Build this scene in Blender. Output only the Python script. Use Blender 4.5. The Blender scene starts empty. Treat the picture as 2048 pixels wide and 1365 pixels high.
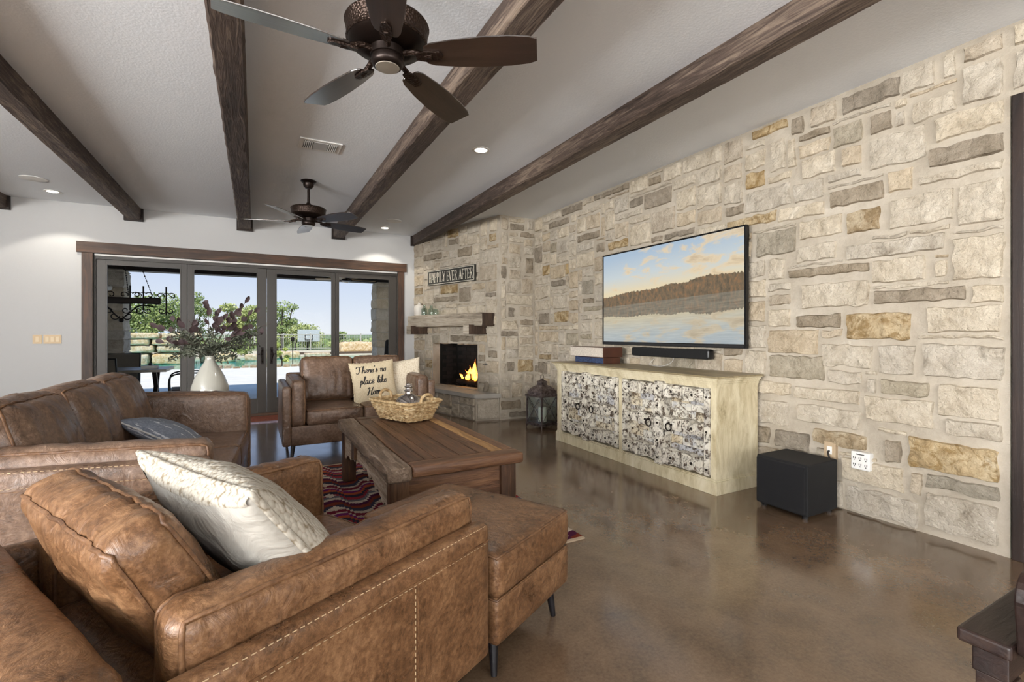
import bpy, bmesh, math, random
from mathutils import Vector, Matrix, noise

# ---------------------------------------------------------------- camera, sky, sun, lights, exposure
S = bpy.context.scene
COL = S.collection
R = math.radians
PI = math.pi
CAM_Z = 1.2

cam_data = bpy.data.cameras.new('camera')
cam_data.sensor_width = 36.0
cam_data.lens = 952.0 / 2048.0 * 36.0
cam_data.shift_y = -14.5 / 2048.0
cam_data.clip_start = 0.02
cam_data.clip_end = 2000
cam = bpy.data.objects.new('camera', cam_data)
cam.location = (0, 0, CAM_Z)
cam.rotation_euler = (R(90), 0, R(-28.4))
COL.objects.link(cam)
S.camera = cam

S.view_settings.view_transform = 'Standard'
S.view_settings.look = 'None'
S.view_settings.exposure = 0.1
S.view_settings.gamma = 1.0
S.view_settings.use_curve_mapping = False
S.cycles.max_bounces = 7
S.cycles.diffuse_bounces = 4
S.cycles.glossy_bounces = 3
S.cycles.transmission_bounces = 4
S.cycles.transparent_max_bounces = 10
S.cycles.caustics_reflective = False
S.cycles.caustics_refractive = False
S.cycles.use_adaptive_sampling = True
S.cycles.adaptive_threshold = 0.08
S.cycles.adaptive_min_samples = 16


def lin(c):
    if isinstance(c, str):
        c = [int(c[i:i + 2], 16) / 255 for i in (0, 2, 4)]
    return tuple((x / 12.92 if x <= 0.04045 else ((x + 0.055) / 1.055) ** 2.4) for x in c[:3]) + (1.0,)


world = bpy.data.worlds.new('sky')
S.world = world
world.use_nodes = True
wn = world.node_tree
wn.nodes.clear()
w_out = wn.nodes.new('ShaderNodeOutputWorld')
w_bg = wn.nodes.new('ShaderNodeBackground')
w_tc = wn.nodes.new('ShaderNodeTexCoord')
w_sep = wn.nodes.new('ShaderNodeSeparateXYZ')
w_ramp = wn.nodes.new('ShaderNodeValToRGB')
wn.links.new(w_tc.outputs['Generated'], w_sep.inputs[0])
wn.links.new(w_sep.outputs['Z'], w_ramp.inputs[0])
wn.links.new(w_ramp.outputs[0], w_bg.inputs[0])
wn.links.new(w_bg.outputs[0], w_out.inputs[0])
el = w_ramp.color_ramp.elements
el[0].position = 0.0
el[0].color = lin('e9ecf1')
el[1].position = 1.0
el[1].color = lin('6f9ee0')
for pos, c in ((0.06, 'd8e1f0'), (0.16, 'bccdee'), (0.35, '9dbbea')):
    e_ = el.new(pos)
    e_.color = lin(c)
w_bg.inputs[1].default_value = 1.0


def add_light(name, kind, loc, rot, energy, color=(1, 1, 1), size=None, size_y=None, spread=None, angle=None):
    d = bpy.data.lights.new(name, kind)
    d.energy = energy
    d.color = color
    if kind == 'AREA':
        d.shape = 'RECTANGLE'
        d.size = size
        d.size_y = size_y or size
        if spread:
            d.spread = spread
    elif kind in ('SPOT', 'POINT') and size is not None:
        d.shadow_soft_size = size
    if kind == 'SUN' and angle:
        d.angle = angle
    o = bpy.data.objects.new(name, d)
    o.location = loc
    o.rotation_euler = rot
    COL.objects.link(o)
    return o


# sun high behind the house: lights the pool deck, the patio roof shades the doors
_sd = Vector((0.30, 0.62, -1.0)).normalized()
add_light('sun', 'SUN', (0, 0, 20), _sd.to_track_quat('-Z', 'Y').to_euler(), 4.3, (1.0, 0.95, 0.87), angle=R(0.6))
# lamps added in unseen left and rear windows, tilted up to brighten the room
WIN_L = [(-3.4, -1.4), (-0.8, 1.2)]          # y-spans of the left-wall windows
WIN_R = [(-3.8, -1.2), (0.2, 2.6)]                      # x-spans of the rear-wall windows
XL, YR = -5.6, -4.2
for a_, b_ in WIN_L:
    add_light('window_fill', 'AREA', (XL + 0.06, (a_ + b_) / 2, 1.55), (0, R(-134), 0), 590, (1.0, 0.988, 0.972), 1.5, b_ - a_ - 0.1)
for a_, b_ in WIN_R:
    add_light('window_fill', 'AREA', ((a_ + b_) / 2, YR + 0.06, 1.55), (R(134), 0, 0), 170, (1.0, 0.985, 0.965), b_ - a_ - 0.1, 1.5)


# ---------------------------------------------------------------- node helpers
def new_mat(name):
    m = bpy.data.materials.new(name)
    m.use_nodes = True
    nt = m.node_tree
    return m, nt, nt.nodes['Principled BSDF']


def nd(nt, t, ins=None, **props):
    n_ = nt.nodes.new('ShaderNode' + t)
    for k, v in props.items():
        setattr(n_, k, v)
    for k, v in (ins or {}).items():
        s = n_.inputs[k]
        if isinstance(v, bpy.types.NodeSocket):
            nt.links.new(v, s)
        elif isinstance(v, bpy.types.Node):
            nt.links.new(v.outputs[0], s)
        else:
            s.default_value = v
    return n_


def ramp(nt, fac, stops, interp='LINEAR'):
    r = nt.nodes.new('ShaderNodeValToRGB')
    r.color_ramp.interpolation = interp
    e = r.color_ramp.elements
    for i, (p, c) in enumerate(stops):
        c = lin(c) if isinstance(c, str) else ((c, c, c, 1) if isinstance(c, (int, float)) else c)
        if i < 2:
            e[i].position = p
            e[i].color = c
        else:
            x = e.new(p)
            x.color = c
    nt.links.new(fac if isinstance(fac, bpy.types.NodeSocket) else fac.outputs[0], r.inputs[0])
    return r.outputs[0]


def mth(nt, op, a, b=None, c=None):
    n_ = nt.nodes.new('ShaderNodeMath')
    n_.operation = op
    for i, v in enumerate((a, b, c)):
        if v is None:
            continue
        if isinstance(v, bpy.types.NodeSocket):
            nt.links.new(v, n_.inputs[i])
        else:
            n_.inputs[i].default_value = v
    return n_.outputs[0]


def mix(nt, f, a, b, blend='MIX'):
    n_ = nt.nodes.new('ShaderNodeMix')
    n_.data_type = 'RGBA'
    n_.blend_type = blend
    n_.clamp_factor = True
    for s, v in ((n_.inputs[0], f), (n_.inputs[6], a), (n_.inputs[7], b)):
        if isinstance(v, bpy.types.NodeSocket):
            nt.links.new(v, s)
        elif isinstance(v, str):
            s.default_value = lin(v)
        else:
            s.default_value = v
    return n_.outputs[2]


def coords(nt, scale=(1, 1, 1), rot=(0, 0, 0), kind='Object', rand=False):
    tc = nt.nodes.new('ShaderNodeTexCoord')
    v = tc.outputs[kind]
    if rand:
        oi = nt.nodes.new('ShaderNodeObjectInfo')
        m_ = mth(nt, 'MULTIPLY', oi.outputs['Random'], 37.0)
        va = nt.nodes.new('ShaderNodeVectorMath')
        va.operation = 'ADD'
        nt.links.new(v, va.inputs[0])
        nt.links.new(m_, va.inputs[1])
        v = va.outputs[0]
    mp = nt.nodes.new('ShaderNodeMapping')
    mp.inputs['Scale'].default_value = scale
    mp.inputs['Rotation'].default_value = rot
    nt.links.new(v, mp.inputs[0])
    return mp.outputs[0]


def noi(nt, v, scale, detail=4.0, rough=0.55, dist=0.0):
    n_ = nd(nt, 'TexNoise', {'Vector': v, 'Scale': scale, 'Detail': detail, 'Roughness': rough, 'Distortion': dist})
    return n_.outputs[0]


def bump(nt, bsdf, h, strength=0.3, dist=0.01, prev=None):
    b = nd(nt, 'Bump', {'Strength': strength, 'Distance': dist, 'Height': h})
    if prev is not None:
        nt.links.new(prev, b.inputs['Normal'])
    nt.links.new(b.outputs[0], bsdf.inputs['Normal'])
    return b.outputs[0]


def plain(name, c, rough=0.5, metal=0.0, spec=0.5, var=0.0, vscale=8.0, bmp=0.0, bscale=60.0, coat=0.0, rand=False):
    m, nt, b = new_mat(name)
    b.inputs['Roughness'].default_value = rough
    b.inputs['Metallic'].default_value = metal
    b.inputs['Specular IOR Level'].default_value = spec
    if coat:
        b.inputs['Coat Weight'].default_value = coat
        b.inputs['Coat Roughness'].default_value = 0.1
    col = lin(c)
    if var or bmp:
        v = coords(nt, rand=rand)
    if var:
        f = noi(nt, v, vscale, 6)
        lo = tuple(x * (1 - var) for x in col[:3]) + (1,)
        hi = tuple(min(1, x * (1 + var)) for x in col[:3]) + (1,)
        nt.links.new(ramp(nt, f, [(0.3, lo), (0.7, hi)]), b.inputs['Base Color'])
    else:
        b.inputs['Base Color'].default_value = col
    if bmp:
        bump(nt, b, noi(nt, v, bscale, 5), bmp, 0.005)
    return m


def emis(name, c, strength):
    m, nt, b = new_mat(name)
    b.inputs['Base Color'].default_value = lin(c)
    b.inputs['Emission Color'].default_value = lin(c)
    b.inputs['Emission Strength'].default_value = strength
    return m


def glass(name, tint='ffffff', refl=0.06, rough=0.0):
    m, nt, b = new_mat(name)
    nt.nodes.remove(b)
    out = nt.nodes['Material Output']
    t = nd(nt, 'BsdfTransparent', {'Color': lin(tint)})
    g = nd(nt, 'BsdfGlossy', {'Color': (1, 1, 1, 1), 'Roughness': rough})
    lw = nd(nt, 'LayerWeight', {'Blend': 0.5})
    f = mth(nt, 'MULTIPLY_ADD', mth(nt, 'POWER', lw.outputs['Facing'], 5.0), min(0.6, refl * 14), refl)
    mx = nt.nodes.new('ShaderNodeMixShader')
    nt.links.new(f, mx.inputs[0])
    nt.links.new(t.outputs[0], mx.inputs[1])
    nt.links.new(g.outputs[0], mx.inputs[2])
    nt.links.new(mx.outputs[0], out.inputs[0])
    return m


def leather(name, dark, mid, light, rough=0.42, scale=5.0):
    m, nt, b = new_mat(name)
    v = coords(nt, rand=True)
    n1 = noi(nt, v, scale, 5, 0.62, 0.6)
    n2 = noi(nt, v, scale * 13, 5, 0.72)
    f = mth(nt, 'MULTIPLY_ADD', n2, 0.55, mth(nt, 'MULTIPLY', n1, 0.5))
    c = ramp(nt, f, [(0.36, dark), (0.52, mid), (0.70, light)])
    vo = nd(nt, 'TexVoronoi', {'Vector': coords(nt, (1, 1, 1)), 'Scale': 38.0}, feature='DISTANCE_TO_EDGE')
    veins = ramp(nt, vo.outputs[0], [(0.0, 1.0), (0.035, 0.0)])
    n3 = noi(nt, v, 12, 3)
    c = mix(nt, mth(nt, 'MULTIPLY', veins, mth(nt, 'MULTIPLY', n3, 0.35)), c, light)
    nt.links.new(c, b.inputs['Base Color'])
    rr = ramp(nt, n1, [(0.3, rough - 0.07), (0.7, rough + 0.1)])
    nt.links.new(rr, b.inputs['Roughness'])
    b.inputs['Specular IOR Level'].default_value = 0.45
    p = bump(nt, b, noi(nt, v, 240, 3, 0.6), 0.25, 0.002)
    bump(nt, b, noi(nt, v, 14, 5, 0.6, 1.0), 0.4, 0.016, p)
    return m


def wood(name, dark, mid, light, axis='x', scale=3.0, rough=0.55, bmp=0.35, knots=0.6, spec=0.4):
    """grain stretched along the given object axis"""
    m, nt, b = new_mat(name)
    st = {'x': (0.09, 1, 1), 'y': (1, 0.09, 1), 'z': (1, 1, 0.09)}[axis]
    v = coords(nt, st, rand=True)
    n0 = noi(nt, v, scale * 1.2, 3, 0.5, knots)
    gr = nd(nt, 'TexNoise', {'Vector': v, 'Scale': scale * 12, 'Detail': 8.0, 'Roughness': 0.65, 'Distortion': knots * 1.5}).outputs[0]
    f = mth(nt, 'MULTIPLY_ADD', gr, 0.6, mth(nt, 'MULTIPLY', n0, 0.45))
    nt.links.new(ramp(nt, f, [(0.36, dark), (0.52, mid), (0.7, light)]), b.inputs['Base Color'])
    b.inputs['Roughness'].default_value = rough
    b.inputs['Specular IOR Level'].default_value = spec
    bump(nt, b, gr, bmp, 0.008)
    return m


# ---------------------------------------------------------------- materials
MAT = {}
MAT['leather'] = leather('leather_tan', '3a2616', '694a31', '926f4f', 0.32)
MAT['leather2'] = leather('leather_brown', '45352a', '6a5343', '8c7360', 0.32, 4.0)
MAT['piping'] = leather('leather_piping', '3f2a1d', '67482f', '8a6748', 0.45)
MAT['stitch'] = plain('stitch_thread', 'b39b7b', 0.8)
MAT['blacklegs'] = plain('black_leg', '17161a', 0.35)
MAT['blackplastic'] = plain('black_plastic', '0e0e10', 0.35)
MAT['blackmatte'] = plain('black_matte', '0b0b0d', 0.8, bmp=0.25, bscale=300)
MAT['iron'] = plain('dark_iron', '231c18', 0.5, 0.6)
MAT['white'] = plain('white_paint', 'e9e8e4', 0.6)
MAT['wallwhite'] = plain('wall_plaster', 'c6c6c5', 0.75, bmp=0.15, bscale=90)
MAT['almond'] = plain('almond_plate', 'd2b78e', 0.45)
MAT['lightgrey'] = plain('grille_grey', 'b9b9b7', 0.7)
MAT['glow'] = emis('lamp_glow', 'fff4e2', 14.0)
MAT['glass'] = glass('window_glass', 'fdfefe', 0.0006)
MAT['slotdark'] = plain('dark_slot', '1a1512', 0.6)

# ceiling: sprayed orange-peel texture
m, nt, b = new_mat('ceiling_texture')
v = coords(nt)
b.inputs['Base Color'].default_value = lin('edf1f5')
b.inputs['Roughness'].default_value = 0.85
b.inputs['Specular IOR Level'].default_value = 0.2
h1 = ramp(nt, noi(nt, v, 60, 3, 0.5, 0.3), [(0.42, 0.0), (0.62, 1.0)])
bump(nt, b, h1, 0.12, 0.003)
MAT['ceiling'] = m

# stained, sealed concrete
m, nt, b = new_mat('stained_concrete')
v = coords(nt)
n1 = noi(nt, v, 0.9, 5, 0.62, 0.8)
n2 = noi(nt, v, 5.5, 6, 0.7, 0.4)
f = mth(nt, 'MULTIPLY_ADD', n2, 0.5, mth(nt, 'MULTIPLY', n1, 0.55))
c = ramp(nt, f, [(0.34, '48372a'), (0.48, '614b39'), (0.6, '735b46'), (0.74, '886f58')])
sp = noi(nt, v, 70, 5, 0.7)
c = mix(nt, 0.18, c, ramp(nt, sp, [(0.3, '3b3026'), (0.7, 'a09077')]))
nt.links.new(c, b.inputs['Base Color'])
nt.links.new(ramp(nt, n2, [(0.3, 0.14), (0.75, 0.27)]), b.inputs['Roughness'])
b.inputs['Specular IOR Level'].default_value = 0.6
b.inputs['Coat Weight'].default_value = 0.5
b.inputs['Coat Roughness'].default_value = 0.12
bump(nt, b, noi(nt, v, 9, 6, 0.6), 0.06, 0.01)
MAT['floor'] = m


def stone_mat(name, stops, stain=None):
    m, nt, b = new_mat(name)
    v = coords(nt, rand=True)
    oi = nt.nodes.new('ShaderNodeObjectInfo')
    n1 = noi(nt, v, 7, 5, 0.68, 0.5)
    c = ramp(nt, n1, stops)
    fine = noi(nt, v, 55, 3, 0.75)
    c = mix(nt, mth(nt, 'MULTIPLY', ramp(nt, fine, [(0.28, 1.0), (0.44, 0.0)]), 0.4), c, stops[0][1])
    if stain:
        sm = ramp(nt, noi(nt, v, 11, 8, 0.7, 0.8), [(0.50, 0.0), (0.58, 1.0)])
        c = mix(nt, mth(nt, 'MULTIPLY', sm, 0.85), c, stain)
    hs = nd(nt, 'HueSaturation', {'Color': c, 'Value': mth(nt, 'MULTIPLY_ADD', oi.outputs['Random'], 0.16, 0.92), 'Saturation': mth(nt, 'MULTIPLY_ADD', oi.outputs['Random'], 0.25, 0.9)})
    nt.links.new(hs.outputs[0], b.inputs['Base Color'])
    b.inputs['Roughness'].default_value = 0.9
    b.inputs['Specular IOR Level'].default_value = 0.2
    rid = nd(nt, 'TexNoise', {'Vector': v, 'Scale': 30.0, 'Detail': 5.0, 'Roughness': 0.62, 'Distortion': 0.2}).outputs[0]
    p = bump(nt, b, rid, 0.8, 0.028)
    bump(nt, b, noi(nt, v, 110, 4, 0.7), 0.4, 0.004, p)
    return m


MAT['st_w'] = stone_mat('limestone_cream', [(0.25, '918573'), (0.42, 'b8ad9b'), (0.62, 'c7bdac'), (0.8, 'd9d1c3')])
MAT['st_w2'] = stone_mat('limestone_buff', [(0.25, '897b67'), (0.42, 'afa18c'), (0.62, 'c0b39f'), (0.8, 'd3c8b6')])
MAT['st_g'] = stone_mat('limestone_grey', [(0.25, '6d6354'), (0.45, '8c8171'), (0.62, '9c9181'), (0.8, 'ada394')])
MAT['st_d'] = stone_mat('limestone_blue_grey', [(0.25, '7b7363'), (0.45, '9a9180'), (0.62, 'a89f8e'), (0.8, 'b7ae9e')])
MAT['st_t'] = stone_mat('limestone_gold', [(0.25, '7f6c50'), (0.45, 'a89474'), (0.62, 'bfae90'), (0.8, 'd2c6b0')], stain='8a7350')
m, nt, b = new_mat('mortar')
v = coords(nt)
c = ramp(nt, noi(nt, v, 3, 7, 0.65), [(0.3, '9f9585'), (0.5, 'b0a696'), (0.7, 'beb5a6')])
nt.links.new(c, b.inputs['Base Color'])
b.inputs['Roughness'].default_value = 0.95
bump(nt, b, noi(nt, v, 14, 5, 0.65), 0.5, 0.02)
MAT['mortar'] = m

MAT['beam'] = wood('rough_sawn_beam', '1e1712', '50423a', '8d7c6c', 'y', 2.2, 0.6, 1.0, 1.6)
MAT['beamdark'] = wood('beam_end_plate', '17110e', '2b201a', '3d2f27', 'x', 3.0, 0.6, 0.4)
MAT['casing'] = wood('door_casing_wood', '2e211a', '4d392c', '7a5136', 'x', 2.0, 0.5, 0.2)
MAT['casing_v'] = wood('door_casing_wood_upright', '2e211a', '4b392e', '6e4c36', 'z', 2.0, 0.5, 0.2)
MAT['bronze'] = plain('bronze_door_paint', '403b35', 0.45)
MAT['darkdoor'] = wood('dark_door_wood', '160f0c', '2a1d17', '3b2a20', 'z', 2.0, 0.5, 0.2)
MAT['table'] = wood('old_table_wood', '301d12', '634430', '916b4b', 'y', 3.0, 0.42, 0.5, 0.8)
MAT['table2'] = wood('old_table_wood_pale', '5b3f26', '9a7347', 'c39a66', 'y', 3.0, 0.5, 0.5, 0.8)
MAT['tablex'] = wood('old_table_wood_cross', '301d12', '5f412d', '8a6546', 'x', 3.0, 0.42, 0.5, 0.8)
MAT['tablez'] = wood('old_table_wood_leg', '24170e', '4c3321', '74543a', 'z', 3.0, 0.55, 0.5, 0.8)
MAT['mantel'] = wood('weathered_mantel', '6e6355', 'a99d8b', 'cfc6b6', 'x', 2.5, 0.8, 0.9, 0.9)
MAT['manteldark'] = wood('mantel_dark_wood', '2c221b', '4b3b30', '6e5a4a', 'z', 2.5, 0.8, 0.7, 0.9)  # darker than the front timber, for the mantel end and corbel sides
MAT['walnut'] = wood('walnut_blade', '17110e', '261c17', '382a22', 'x', 3.0, 0.30, 0.12, 0.4, 0.9)
MAT['walnut'].node_tree.nodes['Principled BSDF'].inputs['Coat Weight'].default_value = 1.0
MAT['walnut'].node_tree.nodes['Principled BSDF'].inputs['Coat IOR'].default_value = 2.4
MAT['walnut'].node_tree.nodes['Principled BSDF'].inputs['Coat Roughness'].default_value = 0.22
MAT['fanmetal'] = plain('oiled_bronze', '2a211d', 0.35, 0.7)
m, nt, b = new_mat('hammered_bronze')
v = coords(nt)
b.inputs['Base Color'].default_value = lin('33261f')
b.inputs['Metallic'].default_value = 0.7
b.inputs['Roughness'].default_value = 0.38
vo = nd(nt, 'TexVoronoi', {'Vector': v, 'Scale': 90.0})
bump(nt, b, vo.outputs[0], 0.8, 0.004)
MAT['hammered'] = m
MAT['darkwood'] = wood('dark_bench_wood', '140d0b', '241815', '38281f', 'x', 3.0, 0.38, 0.2)

# cream painted, rubbed-through furniture paint
m, nt, b = new_mat('rubbed_cream_paint')
v = coords(nt, (1, 1, 0.35))
n1 = noi(nt, v, 9, 8, 0.7, 0.5)
c = ramp(nt, n1, [(0.26, '7a6d50'), (0.38, 'b7a987'), (0.54, 'd2c7a8'), (0.76, 'e3dac4')])
nt.links.new(c, b.inputs['Base Color'])
b.inputs['Roughness'].default_value = 0.55
bump(nt, b, noi(nt, v, 40, 6, 0.7), 0.25, 0.004)
MAT['creampaint'] = m
m, nt, b = new_mat('rubbed_top_wood')
v = coords(nt, (0.15, 1, 1))
c = ramp(nt, noi(nt, v, 9, 8, 0.7, 0.5), [(0.3, '6d5f45'), (0.5, '8f8163'), (0.68, 'b3a681')])
nt.links.new(c, b.inputs['Base Color'])
b.inputs['Roughness'].default_value = 0.4
MAT['cabtop'] = m


def chipped(name, whites, darks):
    m, nt, b = new_mat(name)
    v = coords(nt, rand=True)
    base = ramp(nt, noi(nt, v, 9, 5, 0.6), [(0.35, whites[0]), (0.5, whites[1]), (0.66, whites[2])])
    wd = ramp(nt, noi(nt, v, 20, 4, 0.6), [(0.35, darks[0]), (0.65, darks[1])])
    chips = ramp(nt, noi(nt, v, 24, 10, 0.78, 0.5), [(0.435, 1.0), (0.50, 0.0)])
    nt.links.new(mix(nt, chips, base, wd), b.inputs['Base Color'])
    b.inputs['Roughness'].default_value = 0.7
    bump(nt, b, mth(nt, 'SUBTRACT', noi(nt, v, 60, 6, 0.7), chips), 0.6, 0.004)
    return m


MAT['chip'] = chipped('chipped_white_paint', ('b9b9bb', 'd9d4c6', 'ebe6d9'), ('3a3027', '7d6a54'))
MAT['chipcarved'] = chipped('chipped_carved_wood', ('b9b3a8', 'd6cfbf', 'e4dfd2'), ('231c17', '5e4b3a'))
MAT['chipblue'] = chipped('chipped_blue_grey_paint', ('a3a4a8', 'c0bfc0', 'd5d2ca'), ('3a322b', '6f6152'))
MAT['chiptan'] = chipped('chipped_ochre_paint', ('bfae90', 'd2c6ac', 'e2d8c2'), ('3a2c20', '7d6a54'))

m, nt, b = new_mat('cotton_cream')
v = coords(nt)
b.inputs['Base Color'].default_value = lin('a6a299')
b.inputs['Roughness'].default_value = 0.9
p = bump(nt, b, noi(nt, v, 400, 2), 0.2, 0.001)
bump(nt, b, noi(nt, v, 7, 4, 0.5, 1.5), 0.5, 0.03, p)
MAT['cotton'] = m
m, nt, b = new_mat('braided_cotton')
v = coords(nt)
b.inputs['Base Color'].default_value = lin('e4dfd3')
b.inputs['Roughness'].default_value = 0.9
vo = nd(nt, 'TexVoronoi', {'Vector': coords(nt, (85, 85, 48), (0, 0, 0.5)), 'Scale': 1.0})
nt.links.new(ramp(nt, vo.outputs[0], [(0.0, 'aea99d'), (0.6, 'a69f92'), (0.85, '7a6e5a')]), b.inputs['Base Color'])  # gaps between the braids darkened in the colour, as shade
bump(nt, b, mth(nt, 'SUBTRACT', 1.0, vo.outputs[0]), 0.6, 0.007)
MAT['braid'] = m
m, nt, b = new_mat('linen_print')
v = coords(nt)
nt.links.new(ramp(nt, noi(nt, v, 120, 3), [(0.3, 'cbb997'), (0.7, 'e2d3b5')]), b.inputs['Base Color'])
b.inputs['Roughness'].default_value = 0.9
bump(nt, b, noi(nt, v, 8, 4, 0.5, 1.0), 0.5, 0.02)
MAT['linen'] = m
m, nt, b = new_mat('dimpled_cream')
v = coords(nt, (1, 1, 1), (0, 0, 0.7))
ck = nd(nt, 'TexVoronoi', {'Vector': v, 'Scale': 75.0})
nt.links.new(ramp(nt, ck.outputs[0], [(0.0, 'e0d6c2'), (0.5, 'd9cdb7'), (0.9, 'bfae92')]), b.inputs['Base Color'])
b.inputs['Roughness'].default_value = 0.9
bump(nt, b, ck.outputs[0], 0.6, 0.004)
MAT['dimple'] = m
m, nt, b = new_mat('denim_print')
v = coords(nt)
wv = nd(nt, 'TexWave', {'Vector': v, 'Scale': 4.2, 'Distortion': 0.0}, bands_direction='X')
n1 = noi(nt, coords(nt, (1, 8, 1)), 14, 4)
msk = ramp(nt, mth(nt, 'MULTIPLY', wv.outputs[1], n1), [(0.50, 0.0), (0.53, 1.0)])
nt.links.new(mix(nt, msk, ramp(nt, noi(nt, v, 90, 3), [(0.3, '5f6674'), (0.7, '7c828d')]), 'b9bcc2'), b.inputs['Base Color'])
b.inputs['Roughness'].default_value = 0.9
MAT['denim'] = m

# kilim rug: stepped zigzag bands
m, nt, b = new_mat('kilim_weave')
tc = nt.nodes.new('ShaderNodeTexCoord')
sx = nd(nt, 'SeparateXYZ', {0: tc.outputs['Object']})
X_, Y_ = sx.outputs[0], sx.outputs[1]
step = mth(nt, 'SNAP', X_, 0.018)
tri = mth(nt, 'PINGPONG', step, 0.16)
tri2 = mth(nt, 'PINGPONG', mth(nt, 'ADD', step, 0.05), 0.055)
band = mth(nt, 'ADD', mth(nt, 'ADD', Y_, mth(nt, 'MULTIPLY', tri, 1.25)), mth(nt, 'MULTIPLY', tri2, 0.9))
band = mth(nt, 'ADD', band, mth(nt, 'MULTIPLY', noi(nt, coords(nt, (1, 3, 1)), 7, 2), 0.05))
fr = mth(nt, 'FRACT', mth(nt, 'MULTIPLY', band, 1.75))
c = ramp(nt, fr, [(0.0, '6d1f33'), (0.10, 'b9ab9c'), (0.17, '3a3a4c'), (0.27, '7c3a2a'), (0.36, '51203f'), (0.46, 'c2b6a6'), (0.53, '6a6a72'),
                  (0.61, '8c2f3a'), (0.70, '33303f'), (0.80, 'a8543a'), (0.88, '6b2463'), (0.95, 'b5a595')], 'CONSTANT')
dm = mth(nt, 'LESS_THAN', mth(nt, 'ADD', mth(nt, 'PINGPONG', step, 0.16), mth(nt, 'PINGPONG', mth(nt, 'SNAP', Y_, 0.02), 0.14)), 0.045)
c = mix(nt, dm, c, 'c9bcab')
yarn = noi(nt, coords(nt, (60, 400, 60)), 1.0, 2)
c = mix(nt, 0.35, c, ramp(nt, yarn, [(0.3, '2b2024'), (0.7, 'd2c4b4')]), 'SOFT_LIGHT')
nt.links.new(c, b.inputs['Base Color'])
b.inputs['Roughness'].default_value = 0.95
b.inputs['Specular IOR Level'].default_value = 0.1
bump(nt, b, yarn, 0.5, 0.003)
MAT['kilim'] = m
m, nt, b = new_mat('kilim_mat_red')
v = coords(nt, (14, 90, 1))
nt.links.new(ramp(nt, noi(nt, v, 1.0, 2), [(0.35, '6e2f22'), (0.5, 'a35a3c'), (0.65, '4f2b34')]), b.inputs['Base Color'])
b.inputs['Roughness'].default_value = 0.95
MAT['kilimred'] = m

# wicker
m, nt, b = new_mat('wicker')
v = coords(nt, rand=True)
nt.links.new(ramp(nt, noi(nt, v, 30, 4), [(0.3, '8a6a44'), (0.5, 'b79a6f'), (0.7, 'd9c6a0')]), b.inputs['Base Color'])
b.inputs['Roughness'].default_value = 0.6
MAT['wicker'] = m
MAT['mercury'] = plain('mercury_glass', 'b7b0ac', 0.12, 0.9, var=0.25, vscale=30)
MAT['ceramic'] = plain('glazed_cream', 'b9b7ac', 0.12, coat=0.6)
MAT['wax'] = plain('candle_wax', 'e8e6d2', 0.5)
m, nt, b = new_mat('lantern_tin')
v = coords(nt)
nt.links.new(ramp(nt, noi(nt, v, 22, 7, 0.7), [(0.35, '3a2f2b'), (0.55, '6b5f5c'), (0.75, '8f8886')]), b.inputs['Base Color'])
b.inputs['Metallic'].default_value = 0.6
b.inputs['Roughness'].default_value = 0.45
MAT['tin'] = m
MAT['lglass'] = glass('lantern_glass', 'f3f7f8', 0.04)
MAT['bglass'] = glass('bottle_glass', 'eef4f1', 0.08)
MAT['gray_slab'] = plain('hearth_slab_stone', 'a9a49b', 0.7, var=0.1, bmp=0.1)
MAT['firebrick'] = plain('sooty_firebrick', '1b1614', 0.9, var=0.5, bmp=0.3, rand=True)
MAT['soot'] = plain('soot', '0a0908', 0.95)
MAT['log'] = plain('charred_log', '2a1d15', 0.9, var=0.5, bmp=0.6, bscale=30)
MAT['ash'] = plain('ember_bed', '1c120d', 0.95, var=0.6, vscale=40)
MAT['chrome'] = plain('chrome', 'd5d5d5', 0.15, 1.0)
MAT['signblack'] = plain('sign_black_paint', '35342f', 0.7, var=0.25, vscale=20)
MAT['signcream'] = plain('sign_cream_paint', 'd8d2c0', 0.75, var=0.15, vscale=40)
MAT['ink'] = plain('script_ink', '33302f', 0.9)
MAT['rugedge'] = plain('rug_selvedge', 'b8a48c', 0.95)
MAT['bluebox'] = plain('blue_box_print', '33405f', 0.4, var=0.8, vscale=60)
MAT['boxbrown'] = plain('brown_box_wood', '4a2a1c', 0.5, var=0.25, bmp=0.2)
MAT['boxwhite'] = plain('whitewashed_carving', 'c9bfb2', 0.8, var=0.2, vscale=60, bmp=0.8, bscale=70)
MAT['mauve'] = plain('mauve_leaf', '443435', 0.7, var=0.25, vscale=30, rand=True)
MAT['sage'] = plain('sage_leaf', '5d6152', 0.7, var=0.3, vscale=30)
MAT['stem'] = plain('plant_stem', '4a3b33', 0.8)

# lake at sunset on the screen
m, nt, b = new_mat('screen_picture')
tc = nt.nodes.new('ShaderNodeTexCoord')
sx = nd(nt, 'SeparateXYZ', {0: tc.outputs['Object']})
U_, V_ = sx.outputs[0], sx.outputs[2]        # screen metres from its centre: U right, V up
shore = mth(nt, 'MULTIPLY_ADD', U_, 0.035, -0.055)
below = mth(nt, 'LESS_THAN', V_, shore)
mv = mth(nt, 'ABSOLUTE', mth(nt, 'SUBTRACT', V_, shore))       # height above / depth below the shore
cv = nd(nt, 'CombineXYZ', {0: U_, 1: mv, 2: 0.0})
sky = ramp(nt, mv, [(0.0, 'f3dfae'), (0.14, 'f2e2bd'), (0.30, 'd3dde0'), (0.52, 'b3c9de')])
cl = nd(nt, 'Mapping', {0: cv.outputs[0], 'Scale': (2.2, 6.0, 1)})
cn = noi(nt, cl.outputs[0], 1.6, 7, 0.6, 0.6)
cn = mth(nt, 'ADD', cn, mth(nt, 'MULTIPLY', U_, 0.08))
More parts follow.
